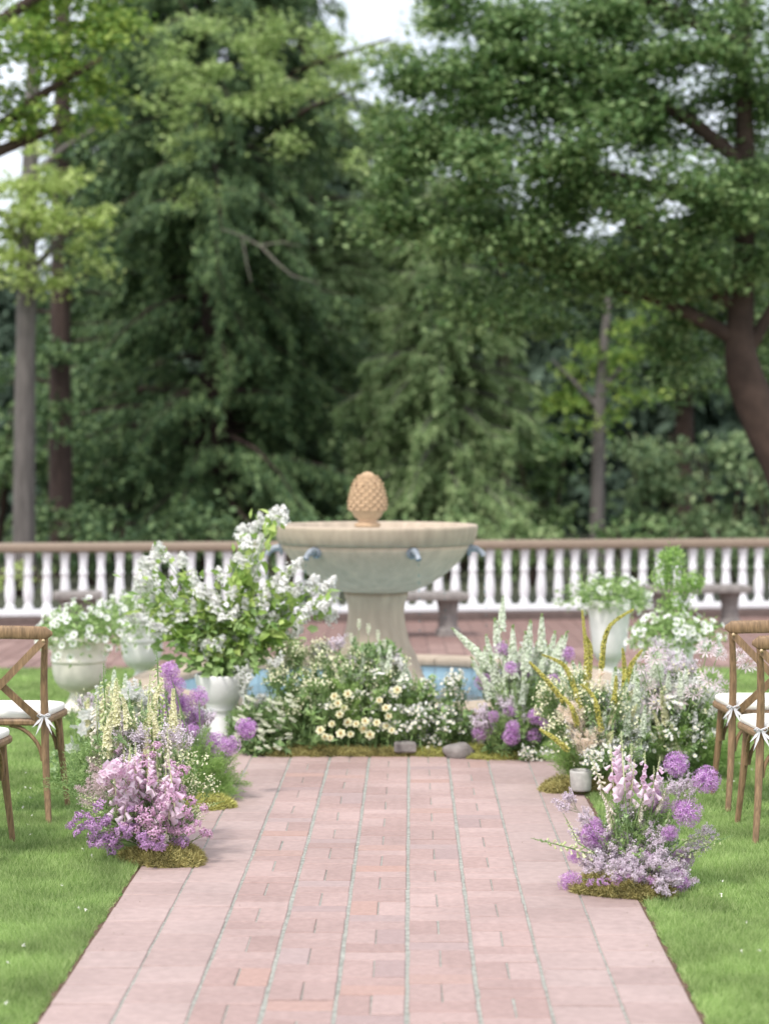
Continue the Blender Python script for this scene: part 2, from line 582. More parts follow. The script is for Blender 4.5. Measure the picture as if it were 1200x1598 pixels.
def grass(y0, y1, dens, L, Wd):
    hw = .205
    area_n = int((y1 - y0) * 2 * hw * y1 * dens)
    y = rn(y0, y1, area_n)
    x = rn(-hw * y1, hw * y1, area_n)
    k = (np.abs(x) < hw * y + .1) & (np.abs(path_u(x, y)) > 4.5 * W + .006 + .016 * np.abs(np.sin(y * 11 + x * 3) * np.sin(y * 27)))
    k &= ((x + .05) ** 2 + (y - 12.9) ** 2 > 1.62 ** 2)
    k &= ~((y > 11.4) & (np.abs(x + .02) < .9) & (y < 12))
    x, y = x[k], y[k]
    n = len(x)
    # tufts: blades lean with a slowly varying field
    ang = rn(0, 2 * math.pi, n)
    lean = rn(.15, .9, n)
    fx = np.sin(x * 9 + y * 4) * .25
    D = np.stack([np.cos(ang) * lean + fx, np.sin(ang) * lean, np.ones(n)], 1)
    N_ = np.stack([np.sin(ang), -np.cos(ang), rn(-.3, .3, n)], 1)
    nearpath = np.clip((np.abs(path_u(x, y)) - 4.5 * W) / .03, .8, 1)
    ln = rn(.5, 1.15, n) * L * nearpath * (1 + .25 * np.sin(x * 5.3 + 1) * np.sin(y * 4.1))
    return np.stack([x, y, np.full(n, -.012)], 1), D, N_, ln, Wd

gr = MB()
for seg in ((5.5, 7.2, 42000, .034, .0032), (7.2, 9.2, 30000, .036, .0038), (9.2, 12, 11000, .038, .006), (12, 15.5, 4500, .042, .009)):
    gr.blades(*grass(*seg))
tag(gr.build('grass', M['grass']), 'short green lawn grass on both sides of the brick path', 'grass', kind='stuff')

# scattered clover heads and fallen petals, dry scraps along the path edge
cl = MB()
n = 170
y = rn(5.9, 11, n); x = rn(-.2, .2, n) * y
k = np.abs(path_u(x, y)) > 4.5 * W + .06
x, y = x[k], y[k]
P = np.stack([x, y, np.full(len(x), .018)], 1)
for _ in range(5):
    cl.leaf(P, RNG.normal(size=P.shape) + np.array([0, 0, .4]), (0, 0, 1), rn(.006, .012, len(x)), .006, 0)
tag(cl.build('clover_flowers', mat('clover_white', (.75, .74, .62), (.82, .80, .74))), 'tiny white clover heads and petals dotted through the lawn', 'clover', kind='stuff')
cl = MB()
n = 420
side = np.where(rn(0, 1, n) < .5, -1, 1)
v_ = rn(0, 5.2, n)
off = 4.5 * W - np.abs(RNG.normal(size=n)) * .045 + .004
u_ = side * off
far_ = rn(0, 1, n) < .25
u_ = np.where(far_, rn(-4.4, 4.4, n) * W, u_)
P = np.stack([PX0 + u_ * math.cos(PYAW) - v_ * math.sin(PYAW), PY0 + u_ * math.sin(PYAW) + v_ * math.cos(PYAW), np.full(n, .0035)], 1)
cl.leaf(P, RNG.normal(size=(n, 3)) * np.array([1, 1, .1]), np.array([0, 0, 1]) + RNG.normal(size=(n, 3)) * .3, rn(.004, .013, n), rn(.002, .004, n), 0)
tag(cl.build('dry_scraps', mat('dry_scraps', (.10, .07, .045), (.42, .34, .22))), 'dry scraps of leaf and soil scattered along the path edges', 'debris', kind='stuff')

# ------------------------------------------------------------------ balustrade
BXL, BYL = -4.6, 19.35
BXR, BYR = 4.9, 20.75
ang = math.atan2(BYR - BYL, BXR - BXL)
blen = math.hypot(BXR - BXL, BYR - BYL)
bal = thing('balustrade', 'long white balustrade with taupe handrail behind the fountain terrace', 'balustrade', (BXL, BYL, 0), ang)
rp_ = [(-.085, .715), (-.095, .74), (-.095, .775), (-.07, .80), (.07, .80), (.095, .775), (.095, .74), (.085, .715)]
r_ = MB()
v = [(0, y, z) for y, z in rp_] + [(blen, y, z) for y, z in rp_]
r_.add(v, [(i, i + 8, (i + 1) % 8 + 8, (i + 1) % 8) for i in range(8)])
r_.build('handrail', M['rail_paint'], bal)
MB().box(0, blen, -.075, .075, .085, .15, .012).build('bottom_rail', M['white_paint'], bal)
MB().box(0, blen, -.12, .12, -.01, .083, .01).build('plinth', M['plinth'], bal)
prof = [(.0, 0), (.052, 0), (.052, .03), (.042, .04), (.035, .055), (.047, .10), (.052, .15), (.049, .21), (.040, .29), (.038, .33), (.046, .345), (.046, .365), (.038, .38),
        (.040, .43), (.046, .50), (.046, .515), (.052, .525), (.052, .563), (0, .563)]
b_me = MB().lathe(prof, 12).mesh('baluster', M['white_paint'])
for i in range(int(blen / .176)):
    link('baluster', b_me, bal, Matrix.Translation((.09 + i * .176 + rn(-.003, .003), rn(-.003, .003), .151)) @ Matrix.Rotation(rn(-.008, .008), 4, 'Y') @ Matrix.Rotation(rn(0, 3), 4, 'Z'))

# ------------------------------------------------------------------ stone benches
def bench(loc, rz, wd, label, group='stone benches by the balustrade'):
    t = thing('stone_bench', label, 'bench', loc, rz, group)
    MB().box(-wd / 2, wd / 2, -.2, .2, .335, .40, .012).build('seat', M['bench'], t)
    for s in (-1, 1):
        m = MB()
        x = s * (wd / 2 - .16)
        m.lathe([(0, 0), (.115, 0), (.115, .06), (.09, .08), (.085, .2), (.1, .29), (.115, .334), (0, .334)], 10, (x, 0, 0), smooth=False)
        m.build('leg', M['bench'], t)
    return t
bx = PT(640, 930, 18.4)
bench((.27, 18.3, 0), .15, .95, 'grey stone bench partly hidden behind the fountain pedestal')
bench((PT(1085, 930, 19.3)[0], 19.3, 0), .15, 1.0, 'grey stone bench behind the urns at the right')
bench((PT(122, 940, 18.4)[0], 18.4, 0), .15, .44, 'grey stone bench behind the petunia urn at the left')

# ------------------------------------------------------------------ fountain
FX, FY = PT(587, 1030, 12.9)[0], 12.9
fo = thing('fountain', 'tan stone fountain with wide bowl, pine cone finial and low round pool', 'fountain', (FX, FY, 0))
R0 = 1.6
MB().lathe([(R0 - .05, -.01), (R0 - .05, .155), (R0 - .07, .16), (R0 - .25, .16), (R0 - .26, .155), (R0 - .26, .0)], 96).build('pool_wall', M['stone_tan'], fo)
cs = MB()
na = 20
a0, a1 = 0, 2 * math.pi / na - .006
aa = np.linspace(a0, a1, 6)
pr = [(R0 - .29, .162), (R0 - .30, .175), (R0 - .30, .20), (R0 - .285, .215), (R0 - .02, .215), (R0, .20), (R0, .175), (R0 - .01, .162)]
v, f = [], []
for a in aa:
    v += [(r * math.cos(a), r * math.sin(a), z) for r, z in pr]
for i in range(5):
    for k in range(8):
        f.append((i * 8 + k, (i + 1) * 8 + k, (i + 1) * 8 + (k + 1) % 8, i * 8 + (k + 1) % 8))
cs.add(v, f)
cs.add(v[:8], [(0, 1, 2, 3), (0, 3, 4, 7), (4, 5, 6, 7)])
cs.add(v[-8:], [(3, 2, 1, 0), (7, 4, 3, 0), (7, 6, 5, 4)])
cs_me = cs.mesh('coping_stone', M['stone_tan'])
for k in range(na):
    link('coping_stone', cs_me, fo, Matrix.Rotation(2 * math.pi * k / na, 4, 'Z'))
# pool tiles: wall band and floor
tile_me = {}
for k in range(90):
    a = 2 * math.pi * k / 90
    if 'w' not in tile_me:
        tile_me['w'] = MB().box(-.044, .044, 0, .006, .018, .155, .002).mesh('tile', M['tile_blue'])
    link('tile', tile_me['w'], fo, Matrix.Rotation(a, 4, 'Z') @ Matrix.Translation((0, R0 - .267, 0)))
fl = MB()
pp = []
for i in range(-16, 17):
    for j in range(-16, 17):
        x, y = i * .085, j * .085
        if x * x + y * y < (R0 - .33) ** 2:
            pp.append((x, y))
for x, y in pp:
    fl.box(x - .04, x + .04, y - .04, y + .04, .012, .02, .001)
tag(fl.build('floor_tiles', M['tile_blue'], fo), kind='stuff')
MB().lathe([(0, .015), (R0 - .262, .015)], 64).build('pool_floor', M['urn_white'], fo)
MB().lathe([(.001, .055), (.4, .055), (R0 - .268, .055)], 64).build('water', M['water'], fo)
# pedestal, bowl, rim
MB().lathe([(0, .02), (.38, .02), (.38, .12), (.36, .15), (.34, .16), (.30, .25), (.26, .36), (.215, .45), (.19, .55), (.18, .64), (.185, .70), (.205, .745), (.205, .772), (0, .772)], 48).build('pedestal', M['stone_tan'], fo)
MB().lathe([(0, .774), (.20, .774), (.26, .785), (.36, .83), (.46, .90), (.545, .98), (.60, 1.05), (.615, 1.083), (0.60, 1.085)], 64).build('bowl', M['stone_bowl'], fo)
MB().lathe([(.59, 1.084), (.622, 1.084), (.632, 1.095), (.648, 1.14), (.655, 1.185), (.655, 1.197), (.645, 1.207), (.60, 1.207), (.585, 1.198), (.575, 1.15), (.50, 1.06), (.3, .98), (0, .95)], 64).build('rim', M['stone_tan'], fo)
MB().lathe([(.001, 1.15), (.573, 1.15)], 48).build('bowl_water', M['water'], fo)
# finial
cn_ = MB()
R_ = [(0, 1.0), (.075, 1.0), (.075, 1.19), (.085, 1.195), (.085, 1.21), (.062, 1.222), (.06, 1.235), (.085, 1.255), (.105, 1.29), (.112, 1.33), (.110, 1.37), (.100, 1.42), (.082, 1.475), (.056, 1.515), (.028, 1.54), (0, 1.548)]
cn_.lathe(R_, 28, (-.055, 0, 0))
cone = cn_.build('finial', M['cone'], fo)
sc = MB()
rows = 10
for i in range(rows):
    z = 1.312 + i * .0225
    r = np.interp(z, [p[1] for p in R_[8:]], [p[0] for p in R_[8:]])
    nn = 15 if i < 7 else 11
    a = np.arange(nn) * 2 * math.pi / nn + (i % 2) * math.pi / nn
    Pp = np.stack([np.cos(a) * (r + .003) - .055, np.sin(a) * (r + .003), np.full(nn, z + .004)], 1)
    Dn = np.stack([np.cos(a) * .28, np.sin(a) * .28, -np.ones(nn)], 1)
    No = np.stack([np.cos(a), np.sin(a), np.full(nn, .3)], 1)
    sc.leaf(Pp + np.array([0, 0, .012]), Dn, No, .034, 2 * math.pi * r / nn * 1.15, fold=.22, mid=.62)
sc.lathe([(.113, 1.305), (.119, 1.30), (.117, 1.293), (.108, 1.29)], 28, (-.055, 0, 0))
tag(sc.build('cone_scales', M['cone'], cone), kind='stuff')
# spouts on the bowl
for a_deg in (-128, -68, -178, -12, 50, 110):
    a = math.radians(a_deg)
    c, s = math.cos(a), math.sin(a)
    P = lambda r, z: (r * c, r * s, z)
    sp = MB()
    sp.lathe([(0, 0), (.035, 0), (.032, .012), (.0, .014)], 12)
    ob = MB()
    ob.tube([P(.595, 1.055), P(.62, 1.06), P(.655, 1.055), P(.685, 1.035), P(.70, 1.01)], [.026, .024, .020, .017, .020], 8)
    ob.tube([P(.60, 1.05), P(.612, 1.05), P(.618, 1.05)], [.042, .040, .03], 10)
    q = ob.build('spout', M['spout'], fo)
    dr = MB()
    for i in range(9):
        z = 1.0 - i * .05 - rn(0, .03)
        rr = .70 + .02 * i / 8
        dr.tube([P(rr, z), P(rr + .001, z - .018)], [.0035, .0025], 5)
    tag(dr.build('water_drip', M['water'], q), kind='stuff')

# ------------------------------------------------------------------ flower parts: small prototypes
def star(n, L, Wd, cup, m=0, fold=.1, z=0):
    """n petals round +Z, raised by cup (0 flat, 1 upright)"""
    b = MB()
    a = np.arange(n) * 2 * math.pi / n
    D = np.stack([np.cos(a) * (1 - cup), np.sin(a) * (1 - cup), np.full(n, cup)], 1)
    N_ = np.stack([-np.cos(a) * cup, -np.sin(a) * cup, np.full(n, 1 - cup * .5)], 1)
    return b.leaf(np.tile([0, 0, z], (n, 1)), D, N_, L, Wd, m, fold=fold, mid=.6)


def fib(n, zmin=-1):
    i = np.arange(n) + .5
    z = 1 - i / n * (1 - zmin)
    a = i * 2.399963
    r = np.sqrt(1 - z * z)
    return np.stack([r * np.cos(a), r * np.sin(a), z], 1)


def allium_me(R, n=150, seed=0):
    b = MB()
    d = unit(fib(n) + RNG.normal(size=(n, 3)) * .12)
    rr = R * rn(.66, 1.06, n)
    st = star(6, R * .34, R * .07, .3)
    b.inst(st, d * rr[:, None], d)
    b.leaf(np.zeros((n, 3)), d, RNG.normal(size=(n, 3)), rr, R * .035, 1, fold=0)
    b.inst(star(5, R * .16, R * .05, .5, 1), d[::3] * (rr[::3, None] * .62), d[::3])
    return b.mesh('allium', [M['allium'], M['allium_core']])


def bell(L, R):
    """foxglove bell hanging along +Z, mouth at the far end"""
    b = MB()
    pr = [(R * .25, 0), (R * .62, L * .15), (R * .72, L * .45), (R * .80, L * .75), (R * 1.2, L)]
    b.lathe(pr, 7, m=0, wob=lambda a, z: 1 + .12 * np.sin(a * 2))
    b.inst(star(4, L * .3, L * .14, .75, 1), [(0, 0, -.002)], [(0, 0, 1)])
    return b


def foxglove_me(Ls, nb, mats, side=None, seed=0, bl=.036):
    b = MB()
    ts = np.linspace(0, .72, nb) ** .9
    src = bell(1, .33)
    pos, dr, sc_ = [], [], []
    for i, t in enumerate(ts):
        a = i * 2.4 + rn(-.3, .3) if side is None else side + rn(-1.3, 1.3)
        dn = -.75 - .3 * rn(0, 1) + t * .5
        dr.append((math.cos(a), math.sin(a), dn))
        pos.append((math.cos(a) * .006, math.sin(a) * .006, t * Ls))
        sc_.append(bl * (1.12 - .75 * t) * rn(.85, 1.1))
    b.inst(src, pos, dr, scale=np.array(sc_))
    b.tube([(0, 0, -.01), (0.003, 0, Ls * .5), (0, .003, Ls)], [.0035, .0028, .001], 5, m=1)
    n = 34
    t = rn(.66, 1, n)
    a = rn(0, 6.28, n)
    D = np.stack([np.cos(a), np.sin(a), rn(-.1, .6, n)], 1)
    b.leaf(np.stack([a * 0, a * 0, t * Ls], 1), D, RNG.normal(size=(n, 3)), .016 * (1.35 - t), .010 * (1.3 - t), 1, fold=.3)
    return b.mesh('foxglove', mats)


def spike_me(Ls, n, fl, mats, r0, r1=.0, cup=.3, stem_m=1, name='flower_spike', bend=0, kind=5):
    """a spire set round with small florets, thinning to buds at its tip"""
    b = MB()
    t = np.sort(rn(0, .93, n))
    a = np.arange(n) * 2.4 + rn(-.4, .4, n)
    r = (r0 * (1 - t) ** .7 + r1) * rn(.6, 1.1, n)
    ax = np.stack([bend * t ** 2 * Ls, t * 0, t * Ls * (1 - .25 * abs(bend) * t)], 1)
    D = np.stack([np.cos(a), np.sin(a), rn(.1, .7, n)], 1)
    P = ax + unit(D) * r[:, None] * .7
    b.inst(star(kind, fl, fl * .62, cup), P, D, scale=(1.1 - .6 * t))
    m = n // 2
    tt = rn(.75, 1, m)
    aa = rn(0, 6.28, m)
    D2 = np.stack([np.cos(aa), np.sin(aa), rn(.3, 1, m)], 1)
    ax2 = np.stack([bend * tt ** 2 * Ls, tt * 0, tt * Ls * (1 - .25 * abs(bend) * tt)], 1)
    b.leaf(ax2, D2, RNG.normal(size=(m, 3)), fl * (1.7 - tt), fl * .4, 1, fold=.3)
    tp = np.linspace(-.02, 1, 7)
    tq = np.clip(tp, 0, 1)
    b.tube(np.stack([bend * tq ** 2 * Ls, tq * 0, tp * Ls * (1 - .25 * abs(bend) * tq)], 1), np.linspace(.003, .0008, 7), 4, m=stem_m)
    return b.mesh(name, mats)


def plume_me(Ls, n, mats, wdt=.065, name='plume'):
    b = MB()
    nb = 40
    t = rn(0, 1, nb)
    a = rn(0, 6.28, nb)
    D = unit(np.stack([np.cos(a), np.sin(a), rn(.8, 1.8, nb)], 1))
    ln = wdt * (1.15 - t) * rn(.7, 1.3, nb)
    base = np.stack([t * 0, t * 0, t * Ls], 1)
    for i in range(nb):
        k = n // nb
        s = rn(.1, 1, k)
        P = base[i] + D[i] * (ln[i] * s)[:, None] + RNG.normal(size=(k, 3)) * .003
        b.leaf(P, unit(D[i] + RNG.normal(size=(k, 3)) * .7), RNG.normal(size=(k, 3)), rn(.004, .010, k), .0028, 0)
    b.tube([(0, 0, -.01), (0, 0, Ls)], [.0022, .0008], 4, m=1)
    return b.mesh(name, mats)


def statice_me(h, mats, n=700, spread=.5, name='statice_spray', fsize=.0055):
    """airy branching spray of tiny florets"""
    b = MB()
    ends = []
    for i in range(9):
        a = rn(0, 6.28)
        d = unit(np.array([math.cos(a) * spread, math.sin(a) * spread, 1]))
        m = np.array([0, 0, h * rn(.15, .45)])
        L1 = h * rn(.45, .62)
        e1 = m + d * L1
        b.tube([m, (m + e1) / 2 + RNG.normal(size=3) * .006, e1], [.0014, .0011, .0007], 3, m=1, cap=False)
        for j in range(8):
            d2 = unit(d + RNG.normal(size=3) * .55)
            s = m + d * L1 * rn(.45, 1)
            e2 = s + d2 * h * rn(.08, .20)
            b.tube([s, e2], [.0008, .0005], 3, m=1, cap=False)
            ends.append((s, e2))
    k = n // len(ends)
    st = star(4, fsize, fsize * .7, .45)
    P, D = [], []
    for s, e2 in ends:
        t = rn(.35, 1.05, k)[:, None]
        P.append(s + (e2 - s) * t + RNG.normal(size=(k, 3)) * .004)
        D.append(unit(e2 - s) + RNG.normal(size=(k, 3)) * .6)
    b.inst(st, np.vstack(P), np.vstack(D))
    b.tube([(0, 0, -.02), (0, 0, h * .5)], [.002, .0015], 4, m=1)
    return b.mesh(name, mats)


def cluster_me(R, n, mats, fl, name='flower_cluster', eye=True):
    """domed head packed with round florets"""
    b = MB()
    d = unit(fib(n, -.25) + RNG.normal(size=(n, 3)) * .1)
    P = d * (R * rn(.6, 1.1, n))[:, None] * np.array([1.05, .95, .75]) + np.array([1, .6, .3]) * (R * .25 * np.sin(d[:, :1] * 5 + R * 900))
    b.inst(star(5, fl, fl * .95, .22), P, d + RNG.normal(size=(n, 3)) * .2)
    if eye:
        b.inst(star(3, fl * .35, fl * .35, .4, 1), P + d * fl * .2, d)
    for i in range(10):
        b.tube([(0, 0, -R * .9), P[(i * 7) % n] * .9], [.0014, .0009], 3, m=2, cap=False)
    return b.mesh(name, mats)


def rose_me(R):
    b = MB()
    for k, (n, r, cup, m) in enumerate(((6, 1.0, .28, 0), (6, .9, .45, 0), (5, .72, .62, 0), (5, .52, .75, 1), (4, .36, .86, 1))):
        s = star(n, R * r, R * r * 1.05, cup, m, fold=.25, z=-R * .25 + k * R * .05)
        b.inst(s, [(0, 0, 0)], [(0, 0, 1)])
    b.inst(star(5, R * .5, R * .22, -.1, 2), [(0, 0, -R * .3)], [(0, 0, 1)])
    return b.mesh('rose', [M['rose'], M['rose_in'], M['stem']])


def spray_me(h, nh, fl, mats, petals=8, cup=.15, spread=.45, name='daisy_spray', leaves=24, lm=2):
    """branching stem carrying small open flowers with eyes"""
    b = MB()
    for i in range(nh):
        a = rn(0, 6.28)
        rr = spread * h * math.sqrt(rn(0, 1)) * .8
        e1 = np.array([math.cos(a) * rr, math.sin(a) * rr, h * rn(.72, 1.0) - rr * .3])
        s = np.array([0, 0, h * rn(.3, .6)])
        b.tube([s, (s + e1) / 2 + np.array([0, 0, -.008]), e1], [.0013, .001, .0008], 3, m=lm, cap=False)
        d = unit(np.array([e1[0] * 1.5, e1[1] * 1.5, h * .5]) + RNG.normal(size=3) * .08)
        b.inst(star(petals, fl, fl * 6.2 / petals * .75, cup, 0), [e1], [d])
        b.inst(star(5, fl * .33, fl * .3, .3, 1), [e1 + d * .0012], [d])
    P = np.stack([rn(-.01, .01, leaves), rn(-.01, .01, leaves), rn(.1, .75, leaves) * h], 1)
    D = RNG.normal(size=(leaves, 3)) + np.array([0, 0, .4])
    b.leaf(P, D, (0, 0, 1), rn(.02, .045, leaves), .010, lm)
    b.tube([(0, 0, -.02), (0, 0, h * .65)], [.0022, .0015], 4, m=lm)
    return b.mesh(name, mats)


def sprig_me(h, n, mt, L=.035, Wd=.014, spread=.6, name='leaf_sprig'):
    """leafy filler"""
    b = MB()
    for i in range(4):
        a = rn(0, 6.28)
        d = unit(np.array([math.cos(a) * spread, math.sin(a) * spread, 1]))
        t = np.linspace(0, 1, 6)
        C_ = (d * h)[None] * t[:, None] + np.array([0, 0, -h * .18])[None] * (t ** 2)[:, None]
        b.tube(C_, np.linspace(.0018, .0006, 6), 3, m=1, cap=False)
        k = n // 4
        tt = rn(.15, 1, k)
        P = np.stack([np.interp(tt, t, C_[:, j]) for j in range(3)], 1)
        D = unit(RNG.normal(size=(k, 3)) + d * .7)
        b.leaf(P, D, np.array([0, 0, 1]) + RNG.normal(size=(k, 3)) * .4, rn(.7, 1.2, k) * L, Wd * rn(.7, 1.2, k), 0)
    return b.mesh(name, [mt, M['stem']])


def fern_me(h, n, mt, name='fern_frond'):
    """feathery asparagus-like tuft"""
    b = MB()
    for i in range(6):
        a = rn(0, 6.28)
        d = unit(np.array([math.cos(a) * .5, math.sin(a) * .5, 1]))
        k = n // 6
        tt = rn(.1, 1, k)
        P = d[None] * (h * tt)[:, None] + np.array([0, 0, -h * .15]) * (tt ** 2)[:, None] + RNG.normal(size=(k, 3)) * (.02 * (1.1 - tt))[:, None]
        D = unit(RNG.normal(size=(k, 3)) + d * 1.2)
        b.leaf(P, D, RNG.normal(size=(k, 3)), rn(.010, .028, k), .0022, 0)
        b.tube([(0, 0, 0), d * h * .5 + np.array([0, 0, -h * .03]), d * h + np.array([0, 0, -h * .15])], [.0014, .001, .0005], 3, m=1, cap=False)
    return b.mesh(name, [mt, M['stem']])


def nerine_me(R):
    b = MB()
    for i in range(7):
        a = i * .9
        d = unit(np.array([math.cos(a), math.sin(a), .6]))
        c = d * R * .55
        b.tube([(0, 0, 0), c], [.0015, .0012], 3, m=1, cap=False)
        b.inst(star(6, R * .62, R * .15, .42, 0), [c], [d])
        b.leaf(np.tile(c, (5, 1)), d + RNG.normal(size=(5, 3)) * .25, (0, 0, 1), R * .6, .0012, 0)
    return b.mesh('nerine', [M['nerine'], M['stem']])


def seedhead_me():
    b = MB()
    n = 60
    t = rn(0, 1, n)
    a = rn(0, 6.28, n)
    r = .009 * np.sin(np.clip(t, .05, .95) * math.pi) ** .6
    P = np.stack([np.cos(a) * r * .4, np.sin(a) * r * .4, t * .036], 1)
    D = np.stack([np.cos(a), np.sin(a), np.full(n, 1.2)], 1)
    b.leaf(P, D, RNG.normal(size=(n, 3)), .011, .004, 0)
    b.tube([(0, 0, -.005), (0, 0, .03)], [.002, .0025], 4, m=0)
    return b.mesh('seed_head', [M['seed'], M['stem']])


P_ = {}
P_['allium'] = [allium_me(.045, k) for k in (95, 125, 105, 80)]
P_['foxp'] = [foxglove_me(.22, 10, [M['bell_pink'], M['bud']], side=s, bl=.050) for s in (-1.6, -.6, None)]
P_['foxc'] = [foxglove_me(.24, 15, [M['bell_cream'], M['bud']], side=s, bl=.034) for s in (-1.6, None)]
P_['foxt'] = [foxglove_me(.26, 22, [M['bud'], M['stem']], side=None, bl=.021) for s in (0, 1)]
P_['veron'] = [spike_me(.17, 95, .013, [M['veronica'], M['leaf_mid']], .028) for _ in range(3)]
P_['bloomspire'] = [spike_me(.18, 130, .013, [M['limecream'], M['bud']], .022, name='cream_spire', bend=b_) for b_ in (0, .25, .4)]
P_['larks'] = [spike_me(.16, 60, .013, [M['white_pet'], M['stem']], .022) for _ in range(2)]
P_['erem'] = [spike_me(.17, 330, .0065, [M['eremurus'], M['eremurus']], .009, bend=bd, name='foxtail_spike') for bd in (.15, .45, .8)]
P_['plume'] = [plume_me(.11, 900, [M['peach'], M['stem']], name='peach_plume') for _ in range(2)]
P_['plumep'] = [plume_me(.12, 900, [M['plume_pink'], M['stem']], name='mauve_plume') for _ in range(2)]
P_['stat'] = [statice_me(.17, [M['statice'], M['sticks']], 800, fsize=.0046) for _ in range(4)]
P_['haze'] = [statice_me(.17, [M['statice2'], M['sticks']], 420, fsize=.006, name='blush_spray', spread=.35) for _ in range(2)]
P_['cloudw'] = [statice_me(.15, [M['white_pet'], M['stem']], 420, name='white_spray', fsize=.007) for _ in range(3)]
P_['clus'] = [cluster_me(rn(.026, .032), 105, [M['sweet'], M['allium_core'], M['stem']], .0052) for _ in range(4)]
P_['clusp'] = [cluster_me(rn(.025, .031), 100, [M['sweet_pale'], M['allium_core'], M['stem']], .0052) for _ in range(4)]
P_['bloom'] = [cluster_me(.030, 16, [M['bell_pink'], M['sweet_pale'], M['stem']], .022, name='lilac_bloom')]
P_['rose'] = [rose_me(.024) for _ in range(2)]
P_['daisy'] = [spray_me(.13, 18, .0112, [M['white_pet'], M['yellow'], M['stem']]) for _ in range(3)]
P_['sprig'] = [sprig_me(.16, 70, M['leaf_mid']) for _ in range(3)]
P_['sprigd'] = [sprig_me(.15, 60, M['leaf_dark'], L=.045, Wd=.02) for _ in range(2)]
P_['sprigg'] = [sprig_me(.16, 90, M['leaf_grey'], L=.022, Wd=.010) for _ in range(2)]
P_['fern'] = [fern_me(.17, 700, M['fern']) for _ in range(2)]
P_['ferng'] = [fern_me(.17, 600, M['leaf_mid']) for _ in range(2)]
P_['nerine'] = [nerine_me(.05) for _ in range(2)]
P_['seed'] = [seedhead_me()]
P_['star'] = [spray_me(.06, 3, .022, [M['white_pet'], M['white_pet'], M['stem']], petals=6, cup=.1, name='starry_flower', leaves=2)]
P_['wax'] = [spray_me(.15, 24, .0078, [M['rose'], M['bud'], M['stem']], petals=5, cup=.4, name='wax_flower_spray', leaves=8) for _ in range(2)]
LEN = dict(bloomspire=.18, haze=.17, foxp=.22, foxc=.24, foxt=.26, veron=.17, larks=.16, erem=.17, plume=.12, plumep=.13, stat=.17, cloudw=.15, daisy=.13, wax=.15, seed=.036, star=.06, sprig=.14, sprigd=.13, sprigg=.14, fern=.15, ferng=.15)
NAME = dict(bloomspire='cream_spire', haze='blush_spray', allium='allium', foxp='foxglove', foxc='foxglove', foxt='foxglove_buds', veron='veronica_spire', larks='larkspur_spire', erem='foxtail_spike', plume='peach_plume', plumep='mauve_plume',
            stat='statice_spray', cloudw='white_spray', clus='purple_cluster', clusp='pink_cluster', bloom='lilac_bloom', rose='rose', daisy='daisy_spray', sprig='leaf_sprig', sprigd='leaf_sprig',
            sprigg='leaf_sprig', fern='fern_frond', ferng='fern_frond', nerine='nerine', seed='seed_head', star='starry_flower', wax='wax_flower_spray')


class Arr:
    """one floral arrangement: an Empty at its base, every stem and head a part"""

    def __init__(self, name, label, cat, base, group=None):
        self.base = np.array(base, float)
        self.root = thing(name, label, cat, base, 0, group)
        self.fs = MB()

    def put(self, kind, tip, scale=1.0, d=None, stem=True, foot=None, curve=.0):
        """tip: world point of the head's top (or centre for balls)"""
        tip = np.array(tip, float)
        foot = self.base + RNG.normal(size=3) * np.array([.03, .03, 0]) if foot is None else np.array(foot, float)
        v = tip - foot
        ball = kind in ('allium', 'clus', 'clusp', 'bloom', 'rose', 'nerine')
        if d is None:
            d = unit(v * np.array([1.25, 1.25, 1]) + np.array([0, 0, .12]) + RNG.normal(size=3) * .04)
        d = unit(d)
        L_ = 0 if ball else LEN[kind] * scale
        hb = tip - d * L_
        Zc = Vector(d)
        q = Zc.to_track_quat('Z', 'Y')
        rot = q.to_matrix().to_4x4() @ Matrix.Rotation(rn(0, 6.28) if kind not in ('foxp', 'foxc', 'erem') else rn(-.5, .5), 4, 'Z')
        Mx = Matrix.Translation(hb - self.base) @ rot @ Matrix.Scale(scale, 4)
        o = link(NAME[kind], random.choice(P_[kind]), self.root, Mx)
        if stem:
            c0 = foot
            mid = foot + (hb - foot) * .5 + np.array([0, 0, .18]) * np.linalg.norm(hb - foot) * .35 - d * 0
            t = np.linspace(0, 1, 6)[:, None]
            pts = c0 * (1 - t) ** 2 + 2 * mid * t * (1 - t) + hb * t ** 2
            if stem == 'own':
                s = MB().tube(pts, np.linspace(.0034, .0024, 6), 5)
                inv = (Matrix.Translation(self.base) @ Mx).inverted()
                s.xf(inv)
                s.build('stem', M['stem'], o)
            else:
                self.fs.tube(pts, np.linspace(.0022, .0014, 6), 3, cap=False)
        return o

    def fill(self, kind, n, poly, Y0, Y1, s0=.8, s1=1.15, up=None, footfrac=None):
        """poly: ellipse (cx, cy, rx, ry) in photograph pixels"""
        for _ in range(n):
            a, r = rn(0, 6.28), math.sqrt(rn(0, 1))
            px, py = poly[0] + poly[2] * r * math.cos(a), poly[1] + poly[3] * r * math.sin(a)
            Yd = rn(Y0, Y1)
            p = PT(px, py, Yd)
            p[2] = max(p[2], .03)
            self.put(kind, p, rn(s0, s1), d=up)

    def done(self):
        if self.fs.V:
            shift(self.fs, self.base)
            tag(self.fs.build('stems', M['stem'], self.root), kind='stuff')
        return self.root


